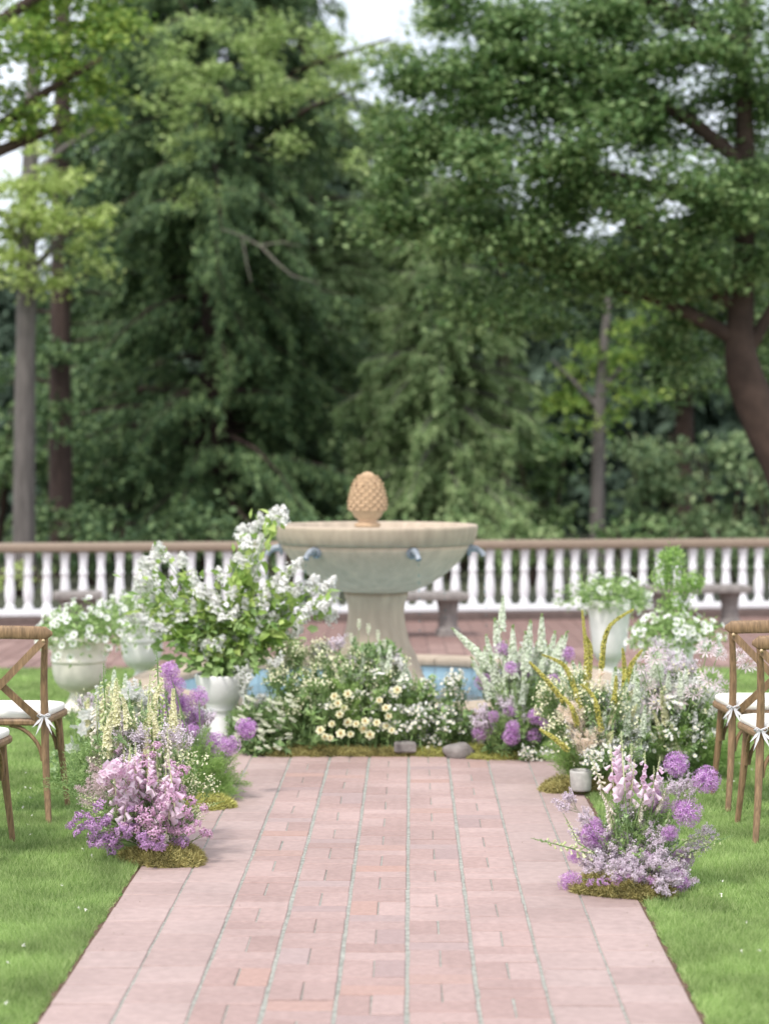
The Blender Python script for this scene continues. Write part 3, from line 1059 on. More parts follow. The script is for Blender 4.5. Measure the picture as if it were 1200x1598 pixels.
def moss_mound(root, base, c, rx, ry, h, mt='moss', dens=1.0, name='moss'):
    """lumpy cushion clothed in short curled strands; c is a world centre"""
    b = MB()
    seg, rings = 28, 7
    ph = rn(0, 6.28, 4)
    def rr(a): return 1 + .12 * math.sin(a * 2 + ph[0]) + .09 * math.sin(a * 3 + ph[1]) + .06 * math.sin(a * 7 + ph[2])
    v = []
    for i in range(rings):
        t = i / (rings - 1)
        for k in range(seg):
            a = 2 * math.pi * k / seg
            r = math.sin(t * math.pi / 2)
            z = h * (math.cos(t * math.pi / 2) ** .8) * (1 + .25 * math.sin(a * 4 + ph[3]) * math.sin(t * 5))
            v.append((c[0] - base[0] + rx * r * rr(a) * math.cos(a), c[1] - base[1] + ry * r * rr(a) * math.sin(a), z - .012 + c[2]))
    f = [(i * seg + k, i * seg + (k + 1) % seg, (i + 1) * seg + (k + 1) % seg, (i + 1) * seg + k) for i in range(rings - 1) for k in range(seg)]
    b.add(v, f, 1, True)
    v = np.array(v).reshape(rings, seg, 3)
    n = int(9000 * dens * (rx * ry / (.2 * .12)) ** .8)
    i = np.sqrt(rn(0, 1, n)) * (rings - 1.001)
    k = rn(0, seg, n)
    i0, k0 = i.astype(int), k.astype(int) % seg
    fi, fk = (i - i0)[:, None], (k - np.floor(k))[:, None]
    P = v[i0, k0] * (1 - fi) * (1 - fk) + v[i0 + 1, k0] * fi * (1 - fk) + v[i0, (k0 + 1) % seg] * (1 - fi) * fk + v[i0 + 1, (k0 + 1) % seg] * fi * fk
    cen = np.array([c[0] - base[0], c[1] - base[1], -.05])
    D = unit(unit(P - cen) * .7 + RNG.normal(size=(n, 3)))
    P = P + D * rn(-.004, .004, n)[:, None]
    b.leaf(P, D, RNG.normal(size=(n, 3)), rn(.012, .032, n), .0034, 0, fold=.6)
    return tag(b.build(name, [M[mt], M['moss_base']], root), kind='stuff')


# ------------------------------------------------------------------ urns and planted pots
def lobes(n, amt, z0, z1):
    return lambda a, z: 1 + amt * np.cos(a * n) * ((z > z0) & (z < z1))


URN_PROF = [(0, 0), (.56, 0), (.56, .07), (.50, .09), (.42, .13), (.30, .22), (.30, .26), (.42, .285), (.66, .33), (.82, .41), (.90, .52), (.93, .64), (.93, .66), (.96, .665), (.96, .70), (.93, .71), (.94, .80), (.93, .90), (1.0, .93), (1.02, .96), (1.0, 1.0), (.9, 1.0), (.86, .93)]


def urn(loc, R, H, mt, label, group=None, prof=URN_PROF, name='garden_urn'):
    t = thing(name, label, 'urn', loc, 0, group)
    p = [(r * R, z * H) for r, z in prof]
    k = next(i for i, q in enumerate(prof) if q[1] > .28)
    MB().lathe(p[:k + 1], 32).build('foot', mt, t)
    MB().lathe(p[k:], 40, wob=lobes(20, .012, H * .34, H * .6)).build('bowl', mt, t)
    MB().lathe([(0, H * .95), (R * .87, H * .945)], 24).build('soil', M['potsoil'], t)
    return t


pet = MB()
for k in range(5):
    a0_, a1_ = 2 * math.pi * k / 5, 2 * math.pi * (k + 1) / 5
    am = (a0_ + a1_) / 2
    v = [(0, 0, -.022)] + [(.010 * math.cos(a), .010 * math.sin(a), -.004) for a in (a0_, am, a1_)] + [(.027 * math.cos(a), .027 * math.sin(a), .004) for a in (a0_ + .1, am, a1_ - .1)]
    pet.add(v, [(0, 1, 2), (0, 2, 3)], 1)
    pet.add(v, [(1, 4, 5, 2), (2, 5, 6, 3)], 0)
pet.inst(star(5, .013, .008, .6, 2), [(0, 0, -.03)], [(0, 0, 1)])
pet_me = pet.mesh('petunia_flower', [M['white_pet'], M['fern'], M['stem']])


def petunias(base, R, nf, label, cat='plant', droop=.12, h=.16, seed=0, name='petunia_plant', group=None, trail=None):
    """mounded petunia: foliage plus every open flower its own part"""
    t = thing(name, label, cat, base, 0, group)
    fo_ = MB()
    n = 1500
    d = unit(fib(n, -.35) + RNG.normal(size=(n, 3)) * .25)
    wob = 1 + .18 * np.sin(np.arctan2(d[:, 1], d[:, 0]) * 3 + seed) + .1 * np.sin(np.arctan2(d[:, 1], d[:, 0]) * 7)
    rad = rn(.45, 1.0, n) * wob
    P = d * rad[:, None] * np.array([R, R, h])
    P[:, 2] = np.where(P[:, 2] < 0, P[:, 2] * droop / h * 2, P[:, 2])
    fo_.leaf(P, unit(d + RNG.normal(size=(n, 3)) * .6), d + RNG.normal(size=(n, 3)) * .3, rn(.025, .045, n), rn(.012, .022, n), 0)
    for k in range(0, n, 40):
        fo_.tube([(0, 0, -.02), P[k] * .5 + np.array([0, 0, .02]), P[k]], [.003, .002, .001], 3, m=1, cap=False)
    fo_.build('foliage', [M['leaf_mid'], M['stem']], t)
    d = unit(fib(nf, -.4) + RNG.normal(size=(nf, 3)) * .25)
    for i in range(nf):
        a = math.atan2(d[i, 1], d[i, 0])
        wb = 1 + .18 * math.sin(a * 3 + seed) + .1 * math.sin(a * 7)
        p = d[i] * np.array([R, R, h]) * wb * rn(.92, 1.15)
        if p[2] < 0: p[2] *= droop / h * 2
        q = Vector(unit(d[i] + RNG.normal(size=3) * .35 + np.array([0, -.35, .2]))).to_track_quat('Z', 'Y')
        link('petunia_flower', pet_me, t, Matrix.Translation(p) @ q.to_matrix().to_4x4() @ Matrix.Scale(rn(.7, 1.1), 4))
    return t


u1 = PT(124, 1112, GY(1112))
urn((u1[0], u1[1], 0), .185, .49, M['urn_tan'], 'wide cream stone urn on the lawn behind the left chair')
petunias((u1[0] + .02, u1[1], .50), .31, 115, 'white petunias spilling from the wide cream urn at the left', seed=1, droop=.1, h=.17)
u2 = PT(222, 1068, 14.2)
urn((u2[0], u2[1], 0), .16, .50, M['urn_white'], 'white urn half hidden between the petunias and the lilac arrangement')
petunias((u2[0], u2[1], .51), .32, 90, 'white trailing petunias in the half hidden white urn', seed=3, droop=.12, h=.16)
u3 = PT(950, 1062, 14.3)
TALL = [(0, 0), (.52, 0), (.52, .06), (.40, .10), (.34, .18), (.34, .24), (.44, .29), (.60, .34), (.72, .42), (.80, .60), (.88, .82), (.97, .93), (1.02, .95), (1.02, 1.0), (.92, 1.0), (.88, .93)]
urn((u3[0], u3[1], 0), .165, .62, M['urn_white'], 'tall white flared urn beyond the foxtail lilies at the right', prof=TALL)
petunias((u3[0] + .01, u3[1], .62), .31, 44, 'loose green petunias with few white flowers in the tall white urn', seed=5, droop=.06, h=.17)
u4 = PT(1046, 1105, 12.7)
urn((u4[0], u4[1], 0), .15, .50, M['urn_white'], 'white urn behind the blush nerines at the right')
petunias((u4[0] + .01, u4[1], .50), .29, 110, 'white petunias mounded on the urn behind the blush nerines', seed=8, droop=.12, h=.14)
# lime shrub rising out of the right urn
lp = thing('lime_shrub', 'lime green leafy shrub rising above the white petunias at the right', 'plant', (u4[0] + .0, 12.95, .50))
b = MB()
for (px, py, r) in ((1048, 880, .10), (1030, 905, .09), (1062, 915, .11), (1085, 905, .07), (1045, 945, .08), (1065, 955, .07), (1035, 870, .06), (1052, 862, .06), (1088, 918, .05)):
    c = PT(px, py, 12.95 + rn(-.06, .06)) - np.array([u4[0], 12.95, .50])
    n = int(170 * (r / .08) ** 2)
    P = c + unit(RNG.normal(size=(n, 3))) * (r * rn(.3, 1, n))[:, None]
    b.leaf(P, unit(RNG.normal(size=(n, 3)) + np.array([0, 0, .4])), RNG.normal(size=(n, 3)) + np.array([0, 0, 1]), rn(.02, .042, n), rn(.010, .018, n), 0)
    b.tube([(0, 0, -.04), c * .5 + np.array([0.01, 0, 0]), c], [.005, .004, .002], 5, m=1)
b.build('foliage', [M['fern'], M['stem']], lp)

# ------------------------------------------------------------------ lilac arrangement in a white vase
vz = PT(345, 1166, 11.35)
VASE = [(0, 0), (.80, 0), (.82, .05), (.74, .09), (.62, .14), (.56, .25), (.52, .40), (.50, .47), (.56, .50), (.60, .52), (.56, .55), (.72, .62), (.90, .74), (1.0, .88), (1.05, .97), (1.03, 1.0), (.93, 1.0), (.88, .93)]
urn((vz[0], vz[1], 0),   .14, .41, M['urn_white'], 'white pedestal vase holding the lilac branches', prof=VASE, name='pedestal_vase')
LB = np.array([vz[0], vz[1], .36])
lil = thing('lilac_arrangement', 'airy white lilac branches with green leaves in a white pedestal vase', 'flowers', LB)


def panicle_me(L_, R):
    b = MB()
    n = 190
    t = rn(0, 1, n) ** .9
    a = rn(0, 6.28, n)
    r = R * (1 - t) ** .5 * (.35 + .75 * np.sin(t * 8 + a * 1.5) ** 2) * rn(.5, 1.15, n)
    P = np.stack([np.cos(a) * r, np.sin(a) * r, t * L_], 1)
    D = np.stack([np.cos(a), np.sin(a), rn(0, .8, n)], 1)
    b.inst(star(4, .0115, .010, .2), P, D)
    b.tube([(0, 0, -.02), (0, 0, L_ * .9)], [.003, .001], 4, m=1)
    for i in range(10):
        b.tube([(0, 0, P[i, 2] - .01), P[i]], [.0012, .0008], 3, m=1, cap=False)
    return b.mesh('lilac_panicle', [M['white_pet'], M['stem']])


def heart_leaf(L_, Wd):
    b = MB()
    t = np.array([0, .12, .38, .68, 1.0])
    wq = np.array([.0, .42, .5, .32, 0]) * Wd
    z = np.array([0, .01, .02, .005, -.06]) * L_ * 2
    v = [(0, t[i] * L_, z[i]) for i in range(5)] + [(-wq[i], t[i] * L_ - (.03 * L_ if i == 1 else 0), z[i] + wq[i] * .35) for i in (1, 2, 3)] + [(wq[i], t[i] * L_ - (.03 * L_ if i == 1 else 0), z[i] + wq[i] * .35) for i in (1, 2, 3)]
    b.add(v, [(0, 1, 5), (0, 8, 1)], 0, True)
    b.add(v, [(1, 2, 6, 5), (2, 3, 7, 6), (1, 8, 9, 2), (2, 9, 10, 3)], 0, True)
    b.add(v, [(3, 4, 7), (3, 10, 4)], 0, True)
    return b.mesh('leaf', M['leaf_lilac'])


pan = [panicle_me(.10, .056), panicle_me(.12, .054), panicle_me(.085, .062)]
hl = [heart_leaf(.095, .070), heart_leaf(.11, .064), heart_leaf(.08, .058)]
pans = [(430, 800, .10), (408, 812, .05), (442, 808, .35), (378, 832, -.1), (385, 848, .0), (405, 850, .1), (372, 868, 0), (398, 872, .1), (248, 858, -.2), (262, 868, -.1), (285, 875, .1), (232, 880, -.5), (222, 900, -.6), (235, 905, -.4),
        (305, 905, .1), (312, 920, .1), (295, 918, -.1), (325, 925, .1), (462, 882, .9), (450, 892, .8), (432, 905, .3), (418, 918, .2), (400, 895, .1), (392, 910, .1), (365, 925, .1), (385, 945, .0), (440, 925, .4), (462, 920, .6), (485, 915, .6), (512, 915, .8),
        (520, 930, .9), (508, 945, .8), (490, 950, .8), (470, 955, .6), (445, 960, .5), (455, 970, .5), (430, 965, .3), (222, 950, -.5), (240, 935, -.3), (255, 950, -.3), (280, 960, -.1), (210, 965, -.7), (335, 945, 0), (345, 960, 0), (375, 955, 0), (300, 965, 0), (315, 970, 0), (400, 990, .2), (385, 1000, .1),
        (258, 985, -.2), (300, 1000, -.2), (340, 1005, .1), (360, 985, 0), (325, 1015, -.1), (345, 900, 0), (412, 940, .3), (405, 965, .2), (330, 985, 0), (290, 940, -.1), (262, 915, -.3)]
for (a_, b_, l_) in list(pans):
    if random.random() < .5: pans.append((a_ + rn(-22, 22), b_ + rn(-8, 24), l_ + rn(-.2, .2)))
lf_n = 0
br = MB()
tips = []
for (px, py, lean) in pans:
    p = PT(px, py, 11.35 + rn(-.16, .14)) - LB
    tips.append(p)
    d = unit(np.array([lean + rn(-.35, .35), rn(-.7, .2), 1.0 if py < 960 else .5]))
    Lp = .075
    link('lilac_panicle', random.choice(pan), lil, Matrix.Translation(p - d * Lp * .5) @ Vector(d).to_track_quat('Z', 'Y').to_matrix().to_4x4() @ Matrix.Scale(rn(.7, 1.02), 4))
for i, p in enumerate(tips):
    t = np.linspace(0, 1, 6)[:, None]
    mid = p * .45 + np.array([p[0] * -.12, p[1] * -.1, .10])
    pts = 2 * mid * t * (1 - t) + p * t ** 2
    if i % 2 == 0 or p[2] > .5:
        br.tube(pts, np.linspace(.0045, .002, 6), 5)
    for k in range(3 if i % 5 else 2):
        if lf_n >= 295: break
        tt = rn(.25, 1.0) ** .8
        q = 2 * mid * tt * (1 - tt) + p * tt ** 2 + RNG.normal(size=3) * .014
        lf_n += 1
        d = unit(np.array([p[0] * .8, -.3, .05]) + RNG.normal(size=3) * .55)
        link('leaf', random.choice(hl), lil, Matrix.Translation(q) @ Vector(d).to_track_quat('Y', 'Z').to_matrix().to_4x4() @ Matrix.Rotation(rn(-.9, .9), 4, 'Y') @ Matrix.Scale(rn(.65, 1.15), 4))
# lower skirt of darker leaves
sk = MB()
n = 620
px = rn(245, 440, n)
P = []
for i in range(n):
    x = RNG.normal(350, 48)
    y = rn(955, 1055) - abs(x - 350) * .45 + 8
    P.append(PT(x, y, 11.35 + rn(-.13, .16)) - LB)
P = np.array(P)
sk.leaf(P, unit(P * np.array([.8, .8, .1]) + RNG.normal(size=(n, 3)) * .12 + np.array([0, -.05, -.05])), RNG.normal(size=(n, 3)) * .5 + np.array([0, -.6, .8]), rn(.06, .095, n), rn(.032, .05, n), 0)
inn = MB()
for i, p in enumerate(tips):
    k = 9
    tt = rn(.45, 1.02, k)[:, None]
    mid = p * .45 + np.array([p[0] * -.12, p[1] * -.1, .10])
    q = 2 * mid * tt * (1 - tt) + p * tt ** 2 + RNG.normal(size=(k, 3)) * .024
    inn.leaf(q, unit(RNG.normal(size=(k, 3)) * .8 + p * .9 + np.array([0, -.2, -.1])), RNG.normal(size=(k, 3)) * .6 + np.array([0, -.8, .7]), rn(.045, .08, k), rn(.026, .042, k), 0, fold=.15)
tag(inn.build('small_leaves', M['leaf_lime'], lil), kind='stuff')
tag(sk.build('lower_foliage', M['leaf_mid'], lil), kind='stuff')
tag(br.build('branches', M['stem'], lil), kind='stuff')

# ------------------------------------------------------------------ front left arrangement (A)
bA = PT(262, 1335, 8.22); bA[2] = 0
A = Arr('flower_arrangement', 'front left pink foxglove and purple cluster arrangement on moss at the path edge', 'flowers', bA, 'aisle flower arrangements')
for (px, py, s, k) in ((163, 1035, 1.25, 'foxt'), (185, 1062, 1.2, 'foxc'), (244, 1012, 1.2, 'foxt'), (236, 1050, 1.2, 'foxc'), (222, 1088, 1.1, 'foxc'), (205, 1108, 1.0, 'foxt'), (292, 1130, 1.0, 'foxt'), (150, 1085, 1.0, 'foxc'),
                       (258, 1075, 1.1, 'foxt'), (176, 1100, 1.0, 'foxt'), (262, 1110, 1.0, 'foxc'), (200, 1075, 1.1, 'foxt'), (280, 1105, .9, 'foxc')):
    A.put(k, PT(px, py, rn(8.25, 8.5)), s * .95, d=(rn(-.12, .08), rn(-.05, .1), 1), stem='own')
for (px, py, s) in ((188, 1135, 1.1), (225, 1128, 1.15), (205, 1160, 1.0), (243, 1150, 1.1), (262, 1175, 1.0), (218, 1185, 1.05), (248, 1205, .9), (285, 1195, .85), (178, 1200, .9), (270, 1235, .75), (205, 1215, .9)):
    A.put('foxp', PT(px, py, rn(8.0, 8.3)), s, d=(rn(-.2, .2), rn(-.15, .1), 1), stem='own')
A.put('bloom', PT(180, 1200, 7.98), 1.15, d=(-.2, -1, .3))
A.put('bloom', PT(165, 1212, 8.02), .9, d=(-.4, -1, .3))
for (px, py) in ((150, 1165), (138, 1178), (165, 1185), (150, 1205), (172, 1225), (135, 1215), (158, 1240), (145, 1190), (120, 1225), (178, 1170)):
    A.put('plumep', PT(px, py, rn(8.1, 8.35)), 1.15, d=(rn(-.8, -.2), 0, .9))
for (px, py, s, dx) in ((108, 1238, .55, -1.6), (118, 1252, .5, -1.4), (352, 1250, .55, 1.6), (325, 1200, .5, .8), (315, 1178, .55, .6), (128, 1262, .5, -1.1), (300, 1160, .6, .3)):
    A.put('foxt', PT(px, py, 8.15), s, d=(dx, -.1, .45), stem='own')
for _ in range(62):
    a = rn(0, 6.28); r = math.sqrt(rn(0, 1))
    px, py = 215 + 100 * r * math.cos(a), 1283 + 42 * r * math.sin(a) + (abs(115 * r * math.cos(a)) * .05)
    A.put('clus' if (px < 215 and random.random() < .75) or py > 1300 else 'clusp', PT(px, py, 8.0 + rn(-.1, .1) + (1300 - py) * .001), rn(.6, .95), d=(.9 * (px - 215) / 100, -.8, .8))
for (px, py) in ((318, 1300), (308, 1285), (326, 1302), (318, 1262), (300, 1250), (285, 1240), (290, 1265), (268, 1245), (253, 1260), (245, 1232), (275, 1215), (112, 1288), (128, 1292), (120, 1300), (140, 1280), (165, 1315), (175, 1325), (185, 1318), (235, 1220), (268, 1195)):
    A.put('clusp' if px > 200 else 'clus', PT(px, py, rn(7.95, 8.15)), rn(.6, .85), d=(.8 * (px - 215) / 100, -.7, .8))
A.fill('foxc', 8, (240, 1280, 60, 30), 8.0, 8.15, .45, .6)
A.fill('sprig', 16, (215, 1260, 90, 50), 8.1, 8.4, .7, 1)
A.fill('sprigg', 22, (215, 1180, 80, 90), 8.2, 8.5, .8, 1.2)
A.fill('ferng', 10, (150, 1200, 70, 60), 8.3, 8.5, .8, 1.2)
A.fill('wax', 8, (310, 1220, 30, 50), 8.1, 8.3, .6, .9)
A.fill('bloomspire', 16, (220, 1120, 65, 75), 8.2, 8.5, .8, 1.15, up=(0, 0, 1))
A.fill('clusp', 22, (235, 1205, 62, 42), 8.05, 8.25, .7, 1.0)
A.fill('haze', 12, (230, 1150, 70, 60), 8.2, 8.4, .8, 1.1)
A.fill('foxt', 5, (215, 1090, 60, 55), 8.25, 8.5, .8, 1.1, up=(0, 0, 1))
A.fill('foxc', 12, (225, 1140, 65, 60), 8.15, 8.45, .7, 1.0, up=(0, -.05, 1))
A.fill('foxp', 9, (225, 1190, 60, 40), 8.0, 8.2, .65, .9, up=(.05, -.1, 1))
A.fill('wax', 12, (215, 1170, 80, 70), 8.2, 8.4, .8, 1.1)
moss_mound(A.root, bA, np.array([PT(255, 1342, 8.05)[0], 8.12, 0]), .185, .13, .075)
A.done()

# ------------------------------------------------------------------ second left arrangement (B)
bB = PT(318, 1240, 9.6); bB[2] = 0
B = Arr('flower_arrangement', 'second left arrangement of tall purple alliums over lime fern foliage', 'flowers', bB, 'aisle flower arrangements')
for (px, py, r) in ((265, 1048, 15), (273, 1070, 16), (262, 1094, 12), (284, 1098, 15), (311, 1087, 15), (303, 1120, 18), (281, 1135, 12), (385, 1137, 16), (337, 1160, 17), (359, 1163, 15), (345, 1182, 16), (340, 1210, 19), (300, 1140, 11), (256, 1112, 10), (330, 1170, 12)):
    B.put('allium', PT(px, py, 9.6 + rn(-.15, .2)), r * 9.6 / FPX / .045, stem='own')
B.fill('fern', 34, (312, 1195, 52, 45), 9.5, 9.9, .8, 1.3)
B.fill('ferng', 16, (300, 1170, 60, 50), 9.6, 10.0, .8, 1.3)
B.fill('sprigg', 16, (250, 1130, 70, 60), 9.7, 10.1, .8, 1.3)
B.fill('fern', 9, (370, 1215, 22, 14), 9.5, 9.7, .5, .8, up=(1, -.1, .5))
B.fill('haze', 10, (290, 1150, 55, 60), 9.7, 10, .7, 1)
B.fill('cloudw', 12, (270, 1110, 70, 60), 9.8, 10.2, .9, 1.3)
moss_mound(B.root, bB, np.array([PT(318, 1245, 9.3)[0], 9.35, 0]), .13, .1, .06, 'moss_lime')
B.fill('wax', 14, (260, 1100, 60, 60), 9.7, 10.0, 1, 1.3)
B.done()

# leafy arrangement on the lawn beside the left chair (H)
bH = PT(150, 1225, 9.9); bH[2] = 0
H = Arr('flower_arrangement', 'loose green and white starry arrangement on the lawn beside the left chair', 'flowers', bH, 'aisle flower arrangements')
for (px, py) in ((132, 1108), (146, 1128), (124, 1132), (150, 1110), (200, 1075), (112, 1160)):
    H.put('star', PT(px, py, 9.8), 1.5, d=(rn(-.3, .3), -1, .5))
H.fill('sprigg', 30, (150, 1160, 58, 55), 9.7, 10.2, .9, 1.4)
H.fill('ferng', 22, (150, 1185, 60, 45), 9.7, 10.2, .9, 1.4)
H.fill('sprig', 20, (145, 1190, 55, 40), 9.7, 10.2, .9, 1.3)
H.fill('veron', 12, (185, 1090, 50, 50), 9.8, 10.2, .9, 1.2, up=(0, 0, 1))
H.fill('cloudw', 16, (190, 1110, 65, 55), 9.9, 10.3, .9, 1.4)
H.fill('haze', 6, (170, 1110, 50, 50), 9.9, 10.3, .9, 1.2)
H.fill('bloomspire', 14, (170, 1085, 50, 45), 9.8, 10.1, .9, 1.2, up=(0, 0, 1))
H.fill('foxt', 8, (165, 1090, 45, 45), 9.8, 10.2, .8, 1.1, up=(0, 0, 1))
H.fill('wax', 18, (170, 1120, 70, 60), 9.8, 10.2, 1, 1.3)
H.done()

# ------------------------------------------------------------------ low border along the pool (C): three adjoining plantings
def border(label, cx, basey, items, g='low flower border along the pool'):
    b0 = PT(cx, basey, 11.2); b0[2] = 0
    return Arr('flower_border', label, 'flowers', b0, g), b0

def low(arr, kind, n, ell, Y0, Y1, s0=.8, s1=1.2, up=None):
    """short plants: each head's foot stands straight below it on the border"""
    for _ in range(n):
        a, r = rn(0, 6.28), math.sqrt(rn(0, 1))
        px, py = ell[0] + ell[2] * r * math.cos(a), ell[1] + ell[3] * r * math.sin(a)
        p = PT(px, py, rn(Y0, Y1))
        p[2] = max(p[2], .05)
        foot = np.array([p[0] * .97 + arr.base[0] * .03, p[1] + rn(-.03, .03), 0])
        arr.put(kind, p, rn(s0, s1), d=up if up is not None else (rn(-.3, .3), rn(-.5, .1), 1), foot=foot)

C1, b0 = border('green border with bunny tails and wax flowers left of the roses', 425, 1170, None)
low(C1, 'sprigd', 48, (435, 1130, 72, 34), 11.0, 11.35, .9, 1.3)
low(C1, 'ferng', 26, (440, 1125, 75, 38), 11.05, 11.35, .9, 1.3)
low(C1, 'sprigg', 30, (440, 1110, 70, 42), 11.05, 11.35, .9, 1.3)
low(C1, 'wax', 34, (465, 1050, 55, 55), 11.0, 11.4, .8, 1.3)
low(C1, 'cloudw', 10, (420, 1060, 60, 50), 11.0, 11.4, .8, 1.1)
for _ in range(52):
    px, py = rn(372, 445), rn(1085, 1175)
    if rn(0, 1) < .3: px += 20
    C1.put('seed', PT(px, py, rn(10.85, 11.05)), rn(.9, 1.3), d=(.9, -.5, -.35 + rn(-.3, .5)), foot=(PT(400, 1160, 11.15)[0], 11.15, 0))
moss_mound(C1.root, b0, np.array([PT(470, 1170, 11.05)[0], 11.1, 0]), .25, .07, .05)
low(C1, 'sprig', 22, (475, 1070, 45, 45), 11.1, 11.4, .9, 1.3)
low(C1, 'wax', 20, (480, 1020, 50, 35), 11.15, 11.4, .9, 1.3)
C1.done()

C2, b0 = border('border of cream spray roses and small daisies in front of the fountain', 565, 1170, None)
for (px, py) in ((507, 1150), (518, 1130), (532, 1145), (543, 1128), (547, 1146), (567, 1138), (570, 1126), (577, 1147), (588, 1128), (603, 1133), (527, 1098), (537, 1105), (543, 1083), (592, 1093), (602, 1105), (620, 1077), (606, 1118), (500, 1140), (556, 1130), (530, 1115), (515, 1152), (522, 1087), (611, 1140)):
    p = PT(px, py, rn(10.85, 11.0))
    C2.put('rose', p, rn(1.0, 1.4), d=(rn(-.3, .3), -1, .5), foot=(p[0], 11.15, 0))
low(C2, 'sprig', 50, (560, 1100, 85, 55), 11.0, 11.35, .9, 1.3)
low(C2, 'fern', 22, (570, 1080, 80, 60), 11.0, 11.35, .9, 1.3)
low(C2, 'sprigd', 30, (550, 1110, 80, 50), 11.05, 11.35, .9, 1.3)
low(C2, 'sprigg', 34, (570, 1080, 80, 60), 11.05, 11.35, .9, 1.3)
low(C2, 'daisy', 26, (590, 1090, 80, 50), 10.95, 11.2, .8, 1.2)
low(C2, 'wax', 34, (530, 1070, 70, 60), 11.0, 11.35, .8, 1.3)
low(C2, 'veron', 16, (570, 1035, 55, 35), 11.1, 11.35, .8, 1.1)
low(C2, 'cloudw', 14, (600, 1050, 60, 50), 11.1, 11.35, .8, 1.1)
low(C2, 'haze', 10, (560, 1010, 80, 25), 11.15, 11.4, .8, 1.0)
for (px, py) in ((575, 975), (560, 968), (590, 985), (548, 990), (600, 1000)):
    p = PT(px, py, 11.2); C2.put('seed', p, 1.4, d=(0, 0, 1), foot=(p[0], 11.2, 0))
for (px, py) in ((590, 995), (600, 1010), (580, 1005), (562, 1000)):
    p = PT(px, py, 11.2); C2.put('sprigd', p, 1.2, d=(0, 0, 1), foot=(p[0], 11.2, 0))
moss_mound(C2.root, b0, np.array([PT(590, 1172, 11.05)[0], 11.12, 0]), .26, .07, .045)
low(C2, 'sprig', 34, (565, 1050, 50, 42), 11.1, 11.4, .9, 1.2)
low(C2, 'sprigg', 26, (565, 1035, 45, 45), 11.1, 11.4, 1, 1.4)
low(C2, 'wax', 18, (560, 1025, 70, 35), 11.1, 11.4, 1, 1.3)
low(C2, 'veron', 12, (600, 1025, 55, 25), 11.1, 11.4, 1, 1.2)
C2.done()

C3, b0 = border('border of small white daisies and greenery right of the roses, with the moss edging', 690, 1170, None)
low(C3, 'sprig', 42, (680, 1132, 60, 22), 11.05, 11.35, .8, 1.2)
low(C3, 'sprigd', 16, (690, 1120, 60, 35), 11.05, 11.35, .8, 1.2)
low(C3, 'daisy', 50, (675, 1122, 60, 30), 10.95, 11.3, .8, 1.25)
low(C3, 'daisy', 9, (712, 1060, 20, 24), 11.0, 11.3, .8, 1.1)
low(C3, 'sprigg', 18, (690, 1112, 60, 34), 11.05, 11.35, .8, 1.2)
moss_mound(C3.root, b0, np.array([PT(715, 1172, 11.0)[0], 11.08, 0]), .24, .08, .05, 'moss_lime')
low(C3, 'sprig', 12, (655, 1075, 25, 25), 11.1, 11.35, .9, 1.3)
low(C3, 'daisy', 14, (650, 1080, 25, 28), 11.1, 11.35, .9, 1.2)
for (px_, mt_) in ((440, 'moss'), (500, 'moss'), (560, 'moss'), (615, 'moss'), (665, 'moss_lime'), (745, 'moss_lime')):
    moss_mound(C3.root, b0, np.array([PT(px_, 1174, 10.98)[0], 11.0, 0]), .13, .055, rn(.035, .05), mt_)
C3.done()

# stones in the moss
def rock(px, py, Y, r, label, mt):
    t = MB()
    p = PT(px, py, Y)
    d = fib(90)
    nz_ = 1 + .16 * np.sin(d[:, 0] * 5 + px) + .12 * np.sin(d[:, 1] * 7 + d[:, 2] * 4)
    seg, rings = 16, 9
    v = []
    for i in range(rings):
        th = math.pi * i / (rings - 1)
        for k in range(seg):
            a = 2 * math.pi * k / seg
            q = 1 + .13 * math.sin(a * 3 + px) * math.sin(th) + .1 * math.sin(th * 4 + a)
            v.append((r[0] * math.sin(th) * math.cos(a) * q, r[1] * math.sin(th) * math.sin(a) * q, r[2] * math.cos(th) * q + r[2] * .6))
    t.add(v, [(i * seg + k, (i + 1) * seg + k, (i + 1) * seg + (k + 1) % seg, i * seg + (k + 1) % seg) for i in range(rings - 1) for k in range(seg)], 0, True)
    o = t.build('rock', mt)
    o.location = (p[0], Y, 0)
    tag(o, label, 'rock')
rock(716, 1160, 10.92, (.085, .06, .05), 'mottled grey pink stone lying in the moss beside the daisies', M['bench'])
ob = MB().box(-.06, .06, -.04, .04, 0, .06, .01).build('stone_block', M['bench'])
ob.location = (PT(632, 1150, 10.98)[0], 10.98, .02)
tag(ob, 'small pale grey stone block in the moss right of the roses', 'block')

